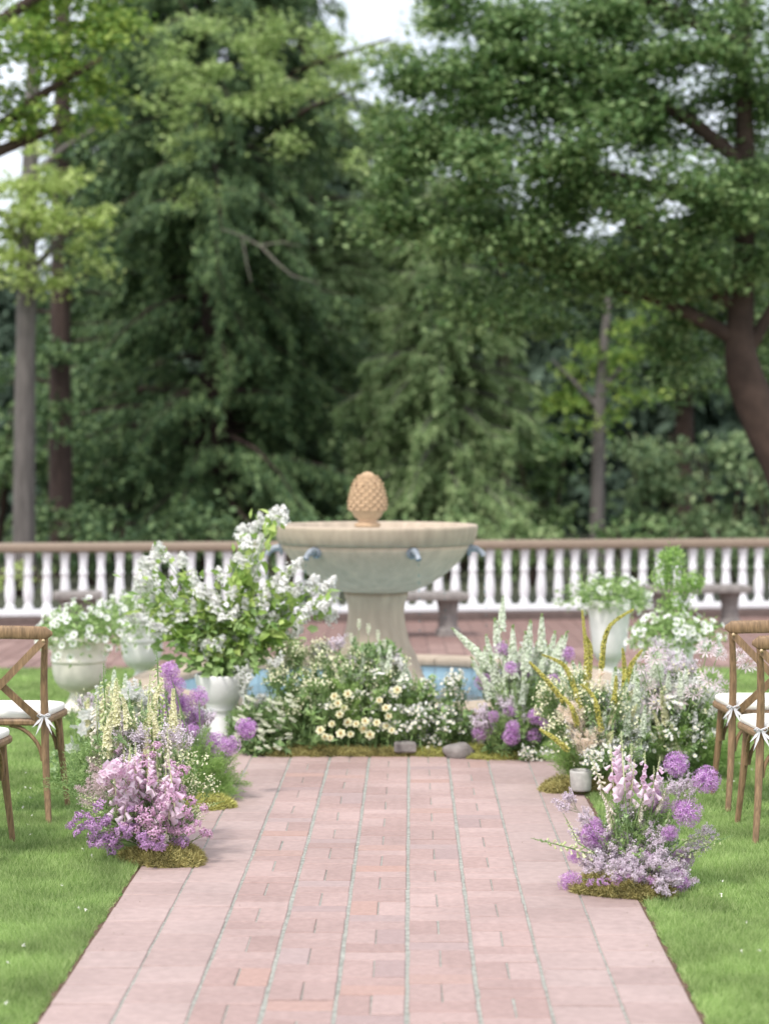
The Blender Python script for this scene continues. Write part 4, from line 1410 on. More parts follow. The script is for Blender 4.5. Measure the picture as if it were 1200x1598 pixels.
# ------------------------------------------------------------------ right centre arrangement (D)
bD = PT(805, 1180, 10.95); bD[2] = 0
D = Arr('flower_arrangement', 'right centre arrangement of purple alliums and greenish white spires by the pool', 'flowers', bD, 'aisle flower arrangements')
for (px, py, r) in ((782, 1013, 12), (753, 1063, 13), (808, 1050, 16), (797, 1042, 10), (885, 1020, 12), (813, 1088, 10), (835, 1118, 12), (810, 1148, 16), (831, 1148, 13), (752, 1141, 15), (797, 1150, 13), (863, 1063, 11), (873, 1085, 12), (795, 1110, 9), (770, 1118, 9), (850, 1128, 10), (800, 1135, 11)):
    D.put('allium', PT(px, py, 10.9 + rn(-.15, .15)), r * 10.9 / FPX / .045, stem='own')
for (px, py, lx) in ((785, 930, .05), (845, 958, 0), (705, 980, -1.0), (722, 992, -.8), (758, 990, -.2), (820, 985, 0), (866, 985, .2), (800, 975, 0), (745, 1010, -.4), (838, 1000, .1), (875, 1005, .3), (772, 965, -.1), (812, 1010, .1), (855, 1015, .2), (735, 1025, -.5), (790, 1000, 0), (765, 1030, -.2), (885, 985, .3), (828, 968, .1)):
    D.put('veron', PT(px, py, rn(10.9, 11.2)), rn(1.1, 1.45), d=(lx, 0, 1))
D.fill('ferng', 34, (805, 1110, 62, 62), 10.85, 11.2, .9, 1.4)
D.fill('sprigg', 36, (805, 1060, 70, 50), 11.0, 11.3, .9, 1.4)
D.fill('sprig', 30, (810, 1135, 60, 45), 10.85, 11.1, .9, 1.2)
D.fill('sprigd', 22, (800, 1150, 55, 28), 10.85, 11.1, .9, 1.2)
D.fill('veron', 22, (800, 1050, 70, 45), 10.9, 11.2, .7, 1.1)
D.fill('daisy', 8, (840, 1170, 35, 12), 10.7, 10.9, .7, .9)
moss_mound(D.root, bD, np.array([PT(800, 1182, 10.85)[0], 10.9, 0]), .22, .08, .04, 'moss_lime')
D.fill('veron', 20, (815, 1020, 75, 55), 10.9, 11.3, .9, 1.3)
D.fill('cloudw', 16, (830, 1050, 70, 50), 11, 11.3, 1, 1.3)
D.fill('haze', 12, (790, 1120, 50, 40), 10.8, 11, .8, 1.1)
D.done()

# ------------------------------------------------------------------ right foxtail arrangement (E)
bE = PT(925, 1225, 9.9); bE[2] = 0
E = Arr('flower_arrangement', 'right arrangement of curving yellow green foxtail lilies with peach plumes on moss', 'flowers', bE, 'aisle flower arrangements')
LEN['etail'] = 0
def foxtail(pts, Y):
    """one curved foxtail spike following a drawn-out stem"""
    W_ = np.array([PT(a, b, Y + rn(-.04, .04)) for a, b in pts])
    t = np.linspace(0, 1, len(W_))
    T = np.linspace(0, 1, 14)
    Q = np.stack([np.interp(T, t, W_[:, i]) for i in range(3)], 1)
    for _ in range(3):
        Q[1:-1] = (Q[:-2] + Q[1:-1] * 2 + Q[2:]) / 4
    L_ = np.linalg.norm(np.diff(Q, axis=0), axis=1).sum()
    n = int(2300 * L_)
    s = rn(0, 1, n)
    P = np.stack([np.interp(s, T, Q[:, i]) for i in range(3)], 1)
    r = .0135 * (1 - s) ** .5 + .002
    Dv = unit(RNG.normal(size=(n, 3)) + unit(Q[-1] - Q[0]) * .4)
    b = MB()
    b.inst(star(5, .0065, .0045, .4), P + Dv * r[:, None] * .8, Dv, scale=1.15 - .5 * s)
    st = np.vstack([[E.base], [E.base * .55 + Q[0] * .45 + np.array([0, 0, .05])], Q])
    b.tube(Q, np.linspace(.004, .0015, 14), 5, m=1)
    b.xf(Matrix.Translation(-E.base))
    o = b.build('foxtail_spike', [M['eremurus'], M['stem']], E.root)
    s_ = MB().tube(st[:3], [.003, .003, .003], 5)
    s_.xf(Matrix.Translation(-E.base))
    s_.build('stem', M['stem'], o)
foxtail([(914, 1075), (915, 1020), (908, 952)], 10.0)
foxtail([(938, 1045), (941, 1000), (952, 972), (988, 951)], 10.05)
foxtail([(908, 1112), (892, 1060), (880, 1035), (846, 1022)], 9.9)
foxtail([(880, 1095), (852, 1060), (826, 1033)], 9.85)
foxtail([(938, 1140), (931, 1100), (922, 1080), (906, 1068)], 9.75)
foxtail([(974, 1078), (974, 1040), (971, 1012)], 9.95)
foxtail([(976, 1065), (985, 1035), (1002, 1014)], 10.0)
foxtail([(885, 1170), (865, 1152), (842, 1138)], 9.7)
foxtail([(958, 1095), (960, 1075), (961, 1055)], 9.8)
foxtail([(900, 1130), (893, 1105), (880, 1088)], 9.75)
foxtail([(918, 1060), (922, 1010), (912, 990)], 10.05)
for (px, py) in ((880, 1085), (893, 1095), (905, 1105), (888, 1118), (900, 1128), (912, 1120), (925, 1130), (895, 1145), (908, 1150), (925, 1150), (935, 1128), (890, 1165), (905, 1172), (938, 1045), (872, 1100), (915, 1165), (930, 1165), (884, 1135)):
    E.put('plume', PT(px, py, rn(9.75, 9.95)), rn(.9, 1.2), d=((px - 925) / 120, -.1, 1))
E.fill('veron', 24, (965, 1110, 45, 70), 9.8, 10.1, .9, 1.2, up=(.1, 0, 1))
E.fill('veron', 12, (880, 1070, 40, 50), 10.0, 10.2, .9, 1.2)
E.fill('wax', 22, (900, 1110, 45, 70), 9.8, 10.1, .9, 1.2)
E.fill('sprigg', 40, (950, 1130, 60, 70), 9.8, 10.2, .9, 1.3)
E.fill('fern', 16, (950, 1150, 50, 55), 9.8, 10.2, .9, 1.3)
E.fill('cloudw', 26, (955, 1110, 60, 80), 9.8, 10.2, 1, 1.4)
E.fill('daisy', 10, (945, 1180, 35, 20), 9.6, 9.8, .8, 1.0)
moss_mound(E.root, bE, np.array([PT(895, 1235, 9.75)[0], 9.85, 0]), .14, .12, .07)
moss_mound(E.root, bE, np.array([PT(960, 1230, 9.75)[0], 9.85, 0]), .12, .1, .06)
pot = MB().lathe([(0, 0.02), (.048, .02), (.05, .03), (.055, .11), (.052, .12), (.048, .11), (.044, .04), (0, .035)], 20, (PT(906, 1225, 9.72)[0] - bE[0], 9.72 - bE[1], 0))
pot.build('vessel', M['glassy'], E.root)
E.fill('wax', 20, (880, 1090, 45, 60), 9.9, 10.1, .9, 1.2)
E.fill('plume', 16, (905, 1130, 38, 50), 9.7, 9.9, .9, 1.2)
E.fill('larks', 20, (965, 1120, 40, 60), 9.8, 10.1, .9, 1.2, up=(0, 0, 1))
E.fill('bloomspire', 26, (945, 1110, 62, 68), 9.75, 10.05, .8, 1.15)
E.fill('wax', 34, (930, 1120, 65, 70), 9.75, 10.1, 1, 1.3)
E.fill('fern', 16, (900, 1150, 45, 50), 9.8, 10.1, .9, 1.2)
E.fill('foxt', 16, (965, 1110, 55, 70), 9.8, 10, .8, 1)
E.done()

# ------------------------------------------------------------------ right white and nerine arrangement (F)
bF = PT(1050, 1210, 10.2); bF[2] = 0
F = Arr('flower_arrangement', 'right arrangement of blush nerines over a haze of tiny white flowers beside the chair', 'flowers', bF, 'aisle flower arrangements')
for (px, py, r) in ((1103, 1015, 14), (1000, 1042, 13), (1163, 1038, 14), (1153, 1024, 10), (1108, 1063, 16), (1127, 1077, 13), (1027, 1100, 14), (1053, 1097, 15), (1022, 1027, 14), (1082, 1082, 12), (1120, 1022, 11), (1010, 1070, 12), (995, 1105, 11)):
    F.put('nerine', PT(px, py, 10.1 + rn(-.1, .1)), r * 10.1 / FPX / .036, stem='own', d=(rn(-.4, .4), -.6, .7))
F.fill('haze', 13, (1045, 1035, 42, 45), 10.2, 10.5, 1, 1.3, up=(0, 0, 1))
F.fill('cloudw', 62, (1060, 1110, 75, 75), 10.1, 10.6, 1, 1.5)
F.fill('daisy', 46, (1050, 1140, 80, 60), 10.0, 10.4, .9, 1.3)
F.fill('fern', 44, (1090, 1150, 60, 70), 10.1, 10.5, 1, 1.5)
F.fill('sprigg', 44, (1050, 1130, 80, 75), 10.1, 10.6, 1, 1.4)
F.fill('ferng', 18, (1060, 1180, 75, 40), 10.1, 10.4, .9, 1.3)
F.fill('veron', 20, (1030, 1060, 45, 60), 10.1, 10.4, .9, 1.2, up=(0, 0, 1))
F.fill('larks', 12, (1000, 1120, 40, 60), 10.0, 10.3, .9, 1.2, up=(0, 0, 1))
F.fill('ferng', 12, (985, 1165, 45, 25), 10.0, 10.2, .9, 1.1)
F.fill('larks', 16, (1040, 1080, 60, 60), 10.1, 10.4, 1, 1.3, up=(0, 0, 1))
F.fill('bloomspire', 12, (1010, 1120, 45, 60), 10, 10.3, .9, 1.2)
F.fill('wax', 30, (1060, 1090, 70, 70), 10.1, 10.5, 1, 1.3)
F.fill('sprig', 36, (1070, 1130, 70, 75), 10.1, 10.5, .9, 1.3)
F.done()

# ------------------------------------------------------------------ front right arrangement (G)
bG = PT(985, 1395, 7.62); bG[2] = 0
G = Arr('flower_arrangement', 'front right arrangement of purple alliums and lilac statice on moss at the path edge', 'flowers', bG, 'aisle flower arrangements')
for (px, py, r) in ((1055, 1193, 18), (1102, 1217, 19), (1024, 1250, 19), (1073, 1268, 21), (1060, 1262, 14), (925, 1305, 20), (940, 1312, 13), (897, 1336, 11), (890, 1377, 17), (1012, 1347, 18), (1065, 1340, 16), (1045, 1362, 15), (1055, 1375, 19), (928, 1285, 10), (1045, 1300, 12)):
    G.put('allium', PT(px, py, 7.55 + rn(-.1, .12)), r * 7.55 / FPX / .043, stem='own')
for (px, py, s) in ((968, 1140, 1.0), (1005, 1170, .75), (952, 1165, .8), (985, 1160, .8), (1020, 1195, .6)):
    G.put('foxp', PT(px, py, 7.6 + rn(-.06, .06)), s, d=(rn(-.1, .1), 0, 1), stem='own')
for (px, py, s, dx) in ((920, 1180, .55, -.4), (932, 1225, .45, -.6), (1045, 1265, .5, .3), (945, 1240, .5, -.2), (1000, 1235, .5, .1), (1040, 1230, .4, .5)):
    G.put('foxc', PT(px, py, 7.6), s, d=(dx, 0, 1), stem='own')
for (px, py, s, d_) in ((828, 1307, .95, (-1, -.1, .30)), (1144, 1303, .85, (1, -.1, .42)), (878, 1268, .5, (-.5, 0, 1)), (1120, 1300, .5, (1, -.2, .3))):
    G.put('foxt', PT(px, py, 7.55), s, d=d_, stem='own')
G.fill('stat', 24, (990, 1320, 78, 48), 7.45, 7.75, .75, 1.1)
G.fill('stat', 15, (990, 1355, 88, 30), 7.35, 7.55, .6, .9)
for (px, py, dx) in ((875, 1240, -.8), (905, 1262, -.5), (1115, 1292, 1), (1100, 1305, .9), (1085, 1325, .9), (1082, 1208, .4), (1070, 1220, .3), (1045, 1215, .2), (895, 1290, -.8), (1080, 1360, 1)):
    G.put('stat', PT(px, py, rn(7.5, 7.7)), rn(.6, .85), d=(dx, -.1, .8))
G.fill('ferng', 14, (980, 1290, 55, 35), 7.6, 7.8, .8, 1.1)
G.fill('sprigg', 16, (985, 1290, 70, 45), 7.6, 7.8, .7, 1)
G.fill('sprigg', 12, (985, 1365, 75, 22), 7.5, 7.6, .5, .7)
G.fill('clus', 10, (960, 1370, 60, 14), 7.4, 7.5, .5, .7)
for (x, y, rx, ry, hh) in ((940, 1398, .10, .10, .07), (1000, 1402, .11, .10, .065), (970, 1395, .12, .12, .08)):
    moss_mound(G.root, bG, np.array([PT(x, y, 7.5)[0], 7.5 + (1402 - y) * .01, 0]), rx, ry, hh)
G.fill('sprig', 14, (990, 1345, 85, 35), 7.5, 7.75, .7, 1)
G.fill('sprigg', 20, (985, 1300, 75, 50), 7.6, 7.8, .8, 1.1)
G.fill('ferng', 14, (1000, 1260, 55, 40), 7.65, 7.85, .8, 1.1)
G.fill('haze', 12, (985, 1300, 85, 55), 7.55, 7.8, .8, 1.0)
G.put('foxp', PT(990, 1185, 7.62), .85, d=(.1, 0, 1), stem='own')
G.put('foxp', PT(1030, 1180, 7.65), .7, d=(.2, 0, 1), stem='own')
G.fill('foxc', 5, (985, 1225, 40, 30), 7.6, 7.7, .4, .6)
G.done()

# ------------------------------------------------------------------ cross back chairs
def crossback(loc, rz, label):
    """origin between the rear legs on the ground; the chair faces +Y"""
    t = thing('crossback_chair', label, 'chair', loc, rz, 'wooden crossback ceremony chairs')
    hw = .185
    for s in (-1, 1):
        b = MB()
        pts = [(s * (hw + .028), -.075, 0), (s * (hw + .012), -.035, .16), (s * hw, -.005, .34), (s * (hw - .002), 0, .46), (s * (hw - .004), -.008, .60), (s * (hw + .003), -.035, .74), (s * (hw + .012), -.062, .83)]
        b.tube(pts, [.0135, .0155, .018, .0185, .017, .0155, .014], 10)
        b.build('rear_leg', M['wood'], t)
        b = MB()
        pts = [(s * (hw + .030), .405, 0), (s * (hw + .018), .395, .12), (s * (hw + .006), .375, .26), (s * (hw - .002), .36, .38), (s * (hw - .004), .355, .435)]
        b.tube(pts, [.0125, .0145, .017, .0185, .0185], 10)
        b.build('front_leg', M['wood'], t)
        # arched braces
        for (ax, pa) in (('x', [(s * (hw - .012), -.002, .27), (s * (hw - .022), .0, .33), (s * (hw - .06), .0, .385), (s * (hw - .115), .0, .425), (s * (hw - .16), 0, .432)]),
                         ('y', [(s * (hw - .004), .02, .27), (s * (hw - .004), .03, .33), (s * (hw - .004), .07, .385), (s * (hw - .004), .13, .425), (s * (hw - .004), .17, .432)]),
                         ('z', [(s * hw, .35, .27), (s * hw, .34, .33), (s * hw, .30, .385), (s * hw, .24, .425), (s * hw, .20, .432)]),
                         ('w', [(s * (hw - .012), .362, .27), (s * (hw - .022), .362, .33), (s * (hw - .06), .362, .385), (s * (hw - .115), .362, .425), (s * (hw - .16), .362, .432)])):
            P = np.array(pa)
            T = np.linspace(0, 1, 10)
            P = np.stack([np.interp(T, np.linspace(0, 1, 5), P[:, i]) for i in range(3)], 1)
            P[1:-1] = (P[:-2] + 2 * P[1:-1] + P[2:]) / 4
            MB().tube(P, .0095, 7).build('brace', M['wood'], t)
        # rivet and crossed slat
        MB().lathe([(0, .006), (.006, .004), (.008, 0)], 10).xf(Matrix.Translation((s * (hw + .008), -.085, .822)) @ Matrix.Rotation(math.radians(90), 4, 'X')).build('rivet', M['rivet'], t)
        T = np.linspace(0, 1, 14)
        x = s * ((hw + .006) - T * (2 * hw - .005))
        z = .82 - T * .375
        y = -.072 + T * .066 - .035 * np.sin(T * math.pi) - (.010 if s > 0 else .0)
        v = []
        tw = unit(np.array([-s * .375, 0, -2 * hw]))
        nrm = np.array([tw[2], 0, -tw[0]])
        nr = unit(np.array([.375 * s, 0, -.37 * 1]))
        for i in range(14):
            c = np.array([x[i], y[i], z[i]])
            wv = unit(np.array([z[0] - z[-1], 0, (x[0] - x[-1]) * 1.0])) * .017 * (1 if True else 0)
            wv = np.array([wv[0], 0, -wv[2]]) if False else unit(np.array([.375, 0, -s * .365])) * .0165
            dpt = np.array([0, .0045, 0])
            v += [c - wv - dpt, c + wv - dpt, c + wv + dpt, c - wv + dpt]
        f = [(i * 4 + k, i * 4 + (k + 1) % 4, i * 4 + 4 + (k + 1) % 4, i * 4 + 4 + k) for i in range(13) for k in range(4)] + [(0, 3, 2, 1), (52, 53, 54, 55)]
        MB().add(v, f).build('cross_slat', M['wood'], t)
    # crest rail, bowed back with rounded ends
    T = np.linspace(-1, 1, 17)
    v, seg = [], 10
    for u_ in T:
        k = (1 - min(1, max(0, (abs(u_) - .86) / .14)) ** 2) ** .5 if abs(u_) > .86 else 1
        k = max(k, .25)
        c = np.array([u_ * (hw + .045), -.062 - .028 * (1 - u_ * u_), .852 + .008 * (1 - u_ * u_)])
        for j in range(seg):
            a = 2 * math.pi * j / seg
            v.append(c + np.array([0, .0135 * math.cos(a) * k, .031 * math.copysign(abs(math.sin(a)) ** .7, math.sin(a)) * k]))
    f = [(i * seg + j, (i + 1) * seg + j, (i + 1) * seg + (j + 1) % seg, i * seg + (j + 1) % seg) for i in range(16) for j in range(seg)]
    b = MB().add(v, f, 0, True)
    b.add(np.array(v[:seg]), [tuple(range(seg))])
    b.add(np.array(v[-seg:]), [tuple(range(seg))[::-1]])
    b.build('crest_rail', M['wood'], t)
    # seat and cushion: rounded trapezoid outlines
    def slab(wb, wf, y0, y1, z0, z1, rr, mt, name, puff=0):
        pts = []
        for (cx, cy, a0) in ((wf - rr, y1 - rr, 0), (-(wf - rr), y1 - rr, 90), (-(wb - rr), y0 + rr, 180), (wb - rr, y0 + rr, 270)):
            for k in range(6):
                a = math.radians(a0 + k * 18)
                pts.append((cx + rr * math.cos(a), cy + rr * math.sin(a)))
        P = np.array(pts); cen = P.mean(0); n = len(P)
        rings = [(1 - .02, z0), (1, z0 + (z1 - z0) * .25), (1, z0 + (z1 - z0) * .7), (.975, z1)] + ([(.85, z1 + puff), (.5, z1 + puff * 1.5), (.0, z1 + puff * 1.6)] if puff else [(.0, z1)])
        v = []
        for k, z in rings:
            q = cen + (P - cen) * k
            v += [(a_, b_, z) for a_, b_ in q]
        f = [(i * n + j, i * n + (j + 1) % n, (i + 1) * n + (j + 1) % n, (i + 1) * n + j) for i in range(len(rings) - 1) for j in range(n)]
        b = MB().add(v, f, 0, bool(puff))
        b.add(v[:n], [tuple(range(n))[::-1]])
        return b.build(name, mt, t)
    slab(.195, .225, -.02, .41, .432, .462, .06, M['wood'], 'seat')
    cu = slab(.185, .215, .0, .41, .463, .492, .07, M['cushion'], 'cushion', puff=.006)
    for s in (-1, 1):
        b = MB()
        cx, cy, cz = s * (hw + .0), -.026, .478
        b.tube([(cx - .022 * s, .01, .48), (cx - .02, cy + .002, .478), (cx, cy, .478), (cx + .02, cy + .006, .478), (cx + .018, .02, .48)], .0035, 5)
        for (dx, dz) in ((-.045, -.045), (.05, -.05), (-.03, -.075), (.035, -.07)):
            b.leaf([(cx, cy - .004, cz)], [(dx, -.02, dz)], [(0, -1, .2)], math.hypot(dx, dz) * 1.2, .012, fold=.1)
        for dx in (-.03, .03):
            b.tube([(cx, cy - .004, cz), (cx + dx * .7, cy - .018, cz + .012), (cx + dx, cy - .012, cz + .002), (cx + dx * .6, cy - .008, cz - .010), (cx, cy - .004, cz)], .0035, 5)
        b.build('tie', M['ribbon'], cu)
    return t


crossback((-1.508 - .205, 9.02, 0), .013 * -1, 'second wooden crossback chair at the left, whole right side in view')
crossback((-1.60 - .205, 8.12, 0), -.013, 'nearest left wooden chair, only its seat corner and front leg in view')
crossback((1.598 + .205, 9.32, 0), -.02, 'farther of the two wooden crossback chairs at the right')
crossback((1.583 + .205, 8.55, 0), -.02, 'nearer of the two wooden crossback chairs at the right edge')

# ------------------------------------------------------------------ trees
def broadleaf(clumps, base, mt, n_per, leaf, sub=14, up=1.0, subr=.3, droop=0):
    """clumps: (px, py, rx_px, ry_px, Y) ellipsoids of foliage; returns MB in coordinates local to base"""
    b = MB()
    for (px, py, rx, ry, Y) in clumps:
        c = PT(px, py, Y)
        sx, sz = rx * Y / FPX, ry * Y / FPX
        sy = (sx + sz) * .45
        ns = max(4, int(sub * sx * sz))
        d = unit(RNG.normal(size=(ns, 3))) * (rn(.25, 1, ns) ** .45)[:, None]
        cc = c + d * np.array([sx, sy, sz])
        n = int(n_per * sx * sz)
        k = RNG.integers(0, ns, n)
        r = np.array([subr, subr, subr * .45])
        P = cc[k] + RNG.normal(size=(n, 3)) * r * rn(.5, 1.1, ns)[k][:, None]
        D = unit(RNG.normal(size=(n, 3)) * np.array([1, 1, .5]) + np.array([0, 0, -.2 - droop]))
        N_ = RNG.normal(size=(n, 3)) * .5 + np.array([0, 0, up])
        b.leaf(P - base, D, N_, leaf * rn(.6, 1.2, n), leaf * rn(.5, .9, n), 0, fold=.15)
    return b


def trunk(px_pts, Y, rads, base, mt, parent, name='trunk', seg=10):
    P = []
    for p in px_pts:
        P.append(PT(p[0], p[1], p[2] if len(p) > 2 else Y))
    P = np.array(P)
    P[0][2] = min(P[0][2], -.02) if name == 'trunk' else P[0][2]
    T = np.linspace(0, 1, len(P)); TT = np.linspace(0, 1, 18)
    Q = np.stack([np.interp(TT, T, P[:, i]) for i in range(3)], 1)
    Q[1:-1] = (Q[:-2] + 2 * Q[1:-1] + Q[2:]) / 4
    r = np.interp(TT, np.linspace(0, 1, len(rads)), rads)
    return MB().tube(Q - base, r * rn(.96, 1.04, 18), seg).build(name, mt, parent)


def conifer_mb(H, r0, zlo, nb, nl, droop, L_, Wd, pw=.8, spread=.22, tassel=0):
    b = MB()
    z = rn(zlo, H * .98, nb)
    a = rn(0, 6.28, nb)
    droop0 = droop
    Lb = r0 * (1 - z / H) ** pw * rn(.4, 1.12, nb) + .15
    for i in range(nb):
        droop = droop0 * rn(.2, 1.25)
        n = max(8, int(nl * Lb[i] / r0 * rn(.7, 1.3)))
        t = rn(.12, 1, n) ** .7
        d = np.array([math.cos(a[i]), math.sin(a[i]), 0])
        s = np.array([-d[1], d[0], 0])
        lat = rn(-1, 1, n) * spread * Lb[i] * (1.1 - t) * (1 if Lb[i] > .6 else .7)
        zz = z[i] + Lb[i] * (.12 * t - droop * t ** 2) - np.abs(lat) * .35 - rn(0, .22, n) ** 1.5 * 1.2
        P = d * (Lb[i] * t)[:, None] + s * lat[:, None]
        P[:, 2] = zz
        D = unit(d * rn(.3, 1, n)[:, None] + s * (np.sign(lat) * rn(.1, .7, n))[:, None] + np.array([0, 0, -1]) * rn(.3, 1.1, n)[:, None])
        N_ = RNG.normal(size=(n, 3)) * .6 + np.array([0, 0, 1])
        b.leaf(P, D, N_, L_ * rn(.5, 1.3, n), Wd * rn(.6, 1.2, n), 0, fold=.05)
        nt_ = int(tassel * Lb[i])
        for _ in range(nt_):
            tt = rn(.3, 1.03)
            c0 = d * Lb[i] * tt + s * rn(-.3, .3) * Lb[i] * (1.15 - tt)
            c0[2] = z[i] + Lb[i] * (.12 * tt - droop * tt ** 2) + rn(-.05, .12)
            m_ = 34
            h_ = rn(0, 1, m_)
            hang = rn(.25, .75)
            sway = RNG.normal(size=2) * .12
            Pq = c0 + np.stack([sway[0] * h_ + RNG.normal(size=m_) * .055 * (1.2 - h_), sway[1] * h_ + RNG.normal(size=m_) * .055 * (1.2 - h_), -h_ * hang], 1)
            b.leaf(Pq, unit(np.stack([RNG.normal(size=m_) * .5 + d[0] * .5, RNG.normal(size=m_) * .5 + d[1] * .5, -rn(.3, 1.2, m_)], 1)), RNG.normal(size=(m_, 3)) + np.array([0, -.5, 1]), L_ * rn(.5, 1.1, m_), Wd * rn(.8, 1.5, m_), 0, fold=.05)
        T = np.linspace(0, 1, 5)
        Q = d * (Lb[i] * T)[:, None]
        Q[:, 2] = z[i] + Lb[i] * (.12 * T - droop * T ** 2)
        b.tube(Q, np.linspace(.02 + .012 * Lb[i], .005, 5), 4, m=1, cap=False)
    return b


def conifer(px, Y, H, r0, label, fm, bm, nb=150, nl=420, droop=.45, L_=.20, Wd=.06, tr=.22, zlo=0, pw=.8, group='tall conifers behind the balustrade', name='conifer_tree', tassel=5):
    x = (px - 600) / FPX * Y
    t = thing(name, label, 'tree', (x, Y, 0), 0, group)
    zz = np.linspace(-.05, H * .97, 10)
    MB().tube(np.stack([.08 * np.sin(zz * .5), .05 * np.sin(zz * .7 + 1), zz], 1), np.interp(zz, [0, H], [tr, .03]), 10).build('trunk', bm, t)
    conifer_mb(H, r0, zlo, nb, nl, droop, L_, Wd, pw, tassel=tassel).build('crown', [fm, bm], t)
    return t


# far dark trees: one built, the others copied
far = conifer(20, 46, 6.2, 2.6, 'dark far conifer behind the grey trunk at the left', M['f_far'], M['bark_red'], nb=190, nl=330, L_=.42, Wd=.16, tr=.3, pw=.7, group='far dark conifers')
fl_ = ['far dark conifer left of the fountain', 'far dark conifer showing just left of the pine cone finial', 'far dark conifer right of the pine cone finial', 'far dark conifer left of the slim trunk', 'far dark conifer right of the slim trunk', 'far dark conifer at the right edge of the picture', 'short far conifer between the grey trunk and the big cedar']
for (px, Y, s, lb) in ((290, 50, 1.9, fl_[0]), (500, 47, 1.6, fl_[1]), (720, 49, 1.35, fl_[2]), (860, 45, 1.1, fl_[3]), (1010, 48, 1.25, fl_[4]), (1190, 46, 1.45, fl_[5]), (130, 43, .9, fl_[6])):
    c = copy_tree(far)
    c.location = ((px - 600) / FPX * Y, Y, 0)
    c.rotation_euler = (0, 0, rn(0, 6))
    c.scale = (s, s, s)
    c['label'] = lb

conifer(330, 31, 13.5, 2.9, 'big dark cedar with drooping boughs left of the fountain', M['f_conifer'], M['bark_red'], nb=400, nl=560, droop=.55, L_=.17, Wd=.034, tr=.3, pw=.5)
conifer(185, 34, 10.5, 2.0, 'narrow dark conifer beside the reddish trunk', M['f_conifer'], M['bark_red'], nb=170, nl=380, droop=.5, L_=.18, Wd=.04, tr=.2, pw=.6)
conifer(480, 35, 11.5, 2.2, 'tall grey green conifer rising behind the fountain', M['f_hemlock'], M['bark_red'], nb=230, nl=420, droop=.45, L_=.17, Wd=.035, tr=.2, pw=.6)
conifer(690, 30, 5.9, 1.9, 'light green hemlock with arching branches right of the pine cone finial', M['f_hemlock'], M['bark_grey'], nb=240, nl=420, droop=.5, L_=.15, Wd=.030, tr=.12, pw=.55)
conifer(600, 38, 8.5, 2.0, 'soft green conifer between the cedar and the hemlock', M['f_hemlock'], M['bark_red'], nb=160, nl=420, droop=.45, L_=.17, Wd=.035, tr=.15, pw=.6)

# grey straight trunk with a yellow-green crown, left
def tree_thing(px, Y, label, group=None, name='broadleaf_tree'):
    x = (px - 600) / FPX * Y
    return thing(name, label, 'tree', (x, Y, 0), 0, group), np.array([x, Y, 0.0])

t, b0 = tree_thing(38, 25, 'straight grey trunk with sunny yellow green leaves at the left')
trunk([(39, 960), (38, 800), (40, 600), (42, 440), (48, 250), (55, 60), (60, -80)], 25, [.155, .145, .13, .12, .10, .08, .05], b0, M['bark_grey'], t)
for pts in ([(42, 430), (90, 380), (140, 340)], [(43, 400), (10, 340), (-40, 300)], [(48, 280), (100, 230), (150, 200)]):
    trunk(pts, 25, [.05, .035, .015], b0, M['bark_grey'], t, 'limb', 6)
broadleaf([(60, 320, 90, 60, 25), (20, 290, 90, 60, 24.6), (100, 370, 80, 50, 24.8), (10, 400, 70, 50, 25.2), (120, 300, 60, 45, 25.3), (60, 430, 60, 25, 24.8), (-40, 350, 60, 90, 25), (150, 390, 40, 40, 25), (50, 260, 45, 40, 24.6), (45, 360, 50, 50, 24.5), (40, 430, 45, 30, 24.6)], b0, None, 1500, .10, sub=26, subr=.16).build('crown', M['f_yellow'], t)

t, b0 = tree_thing(95, 28, 'dark reddish conifer trunk with bare snags behind the grey trunk')
trunk([(96, 960), (96, 780), (94, 600), (96, 430), (98, 200), (100, -100)], 28, [.19, .17, .15, .14, .12, .09], b0, M['bark_red'], t)
for pts in ([(96, 490), (60, 485), (25, 495)], [(96, 540), (130, 530), (165, 528)], [(96, 600), (50, 590), (10, 600)], [(96, 470), (140, 455), (180, 460)]):
    trunk(pts, 28, [.03, .02, .008], b0, M['bark_red'], t, 'limb', 5)
broadleaf([(100, 460, 60, 30, 28.4), (120, 640, 60, 50, 29), (60, 700, 60, 60, 29), (150, 740, 50, 60, 29), (20, 600, 40, 70, 29.5), (110, 200, 70, 60, 28.5), (105, 560, 50, 60, 27.4), (80, 680, 50, 60, 27.4), (110, 790, 60, 50, 27.4), (130, 380, 60, 70, 27.5), (100, 270, 60, 50, 27.5)], b0, None, 1500, .11, sub=14, subr=.22, droop=.4).build('crown', M['f_conifer'], t)

# overhanging maple, top left
t, b0 = tree_thing(-260, 20, 'bright green maple leaning in from the top left')
trunk([(-260, 1000), (-250, 700), (-210, 400), (-150, 200), (-100, 0)], 20, [.25, .22, .2, .16, .1], b0, M['bark_dark'], t)
for pts in ([(-210, 400), (-80, 260), (60, 150), (160, 90)], [(-160, 220), (-40, 60), (80, -20), (200, -40)], [(-190, 330), (-60, 260), (60, 210), (110, 190)]):
    trunk(pts, 20, [.10, .07, .05, .02], b0, M['bark_dark'], t, 'limb', 7)
broadleaf([(0, 60, 110, 70, 20), (90, 30, 110, 60, 20.5), (60, 130, 90, 55, 20), (150, 80, 70, 60, 20.3), (30, 190, 80, 35, 20), (-60, 140, 70, 80, 20), (200, 30, 60, 50, 20.8), (160, 160, 45, 35, 20.4), (120, 190, 40, 28, 20.2), (20, -20, 160, 50, 20.5), (-20, 30, 120, 60, 21)], b0, None, 3600, .085, sub=45, subr=.15).build('crown', M['f_maple'], t)

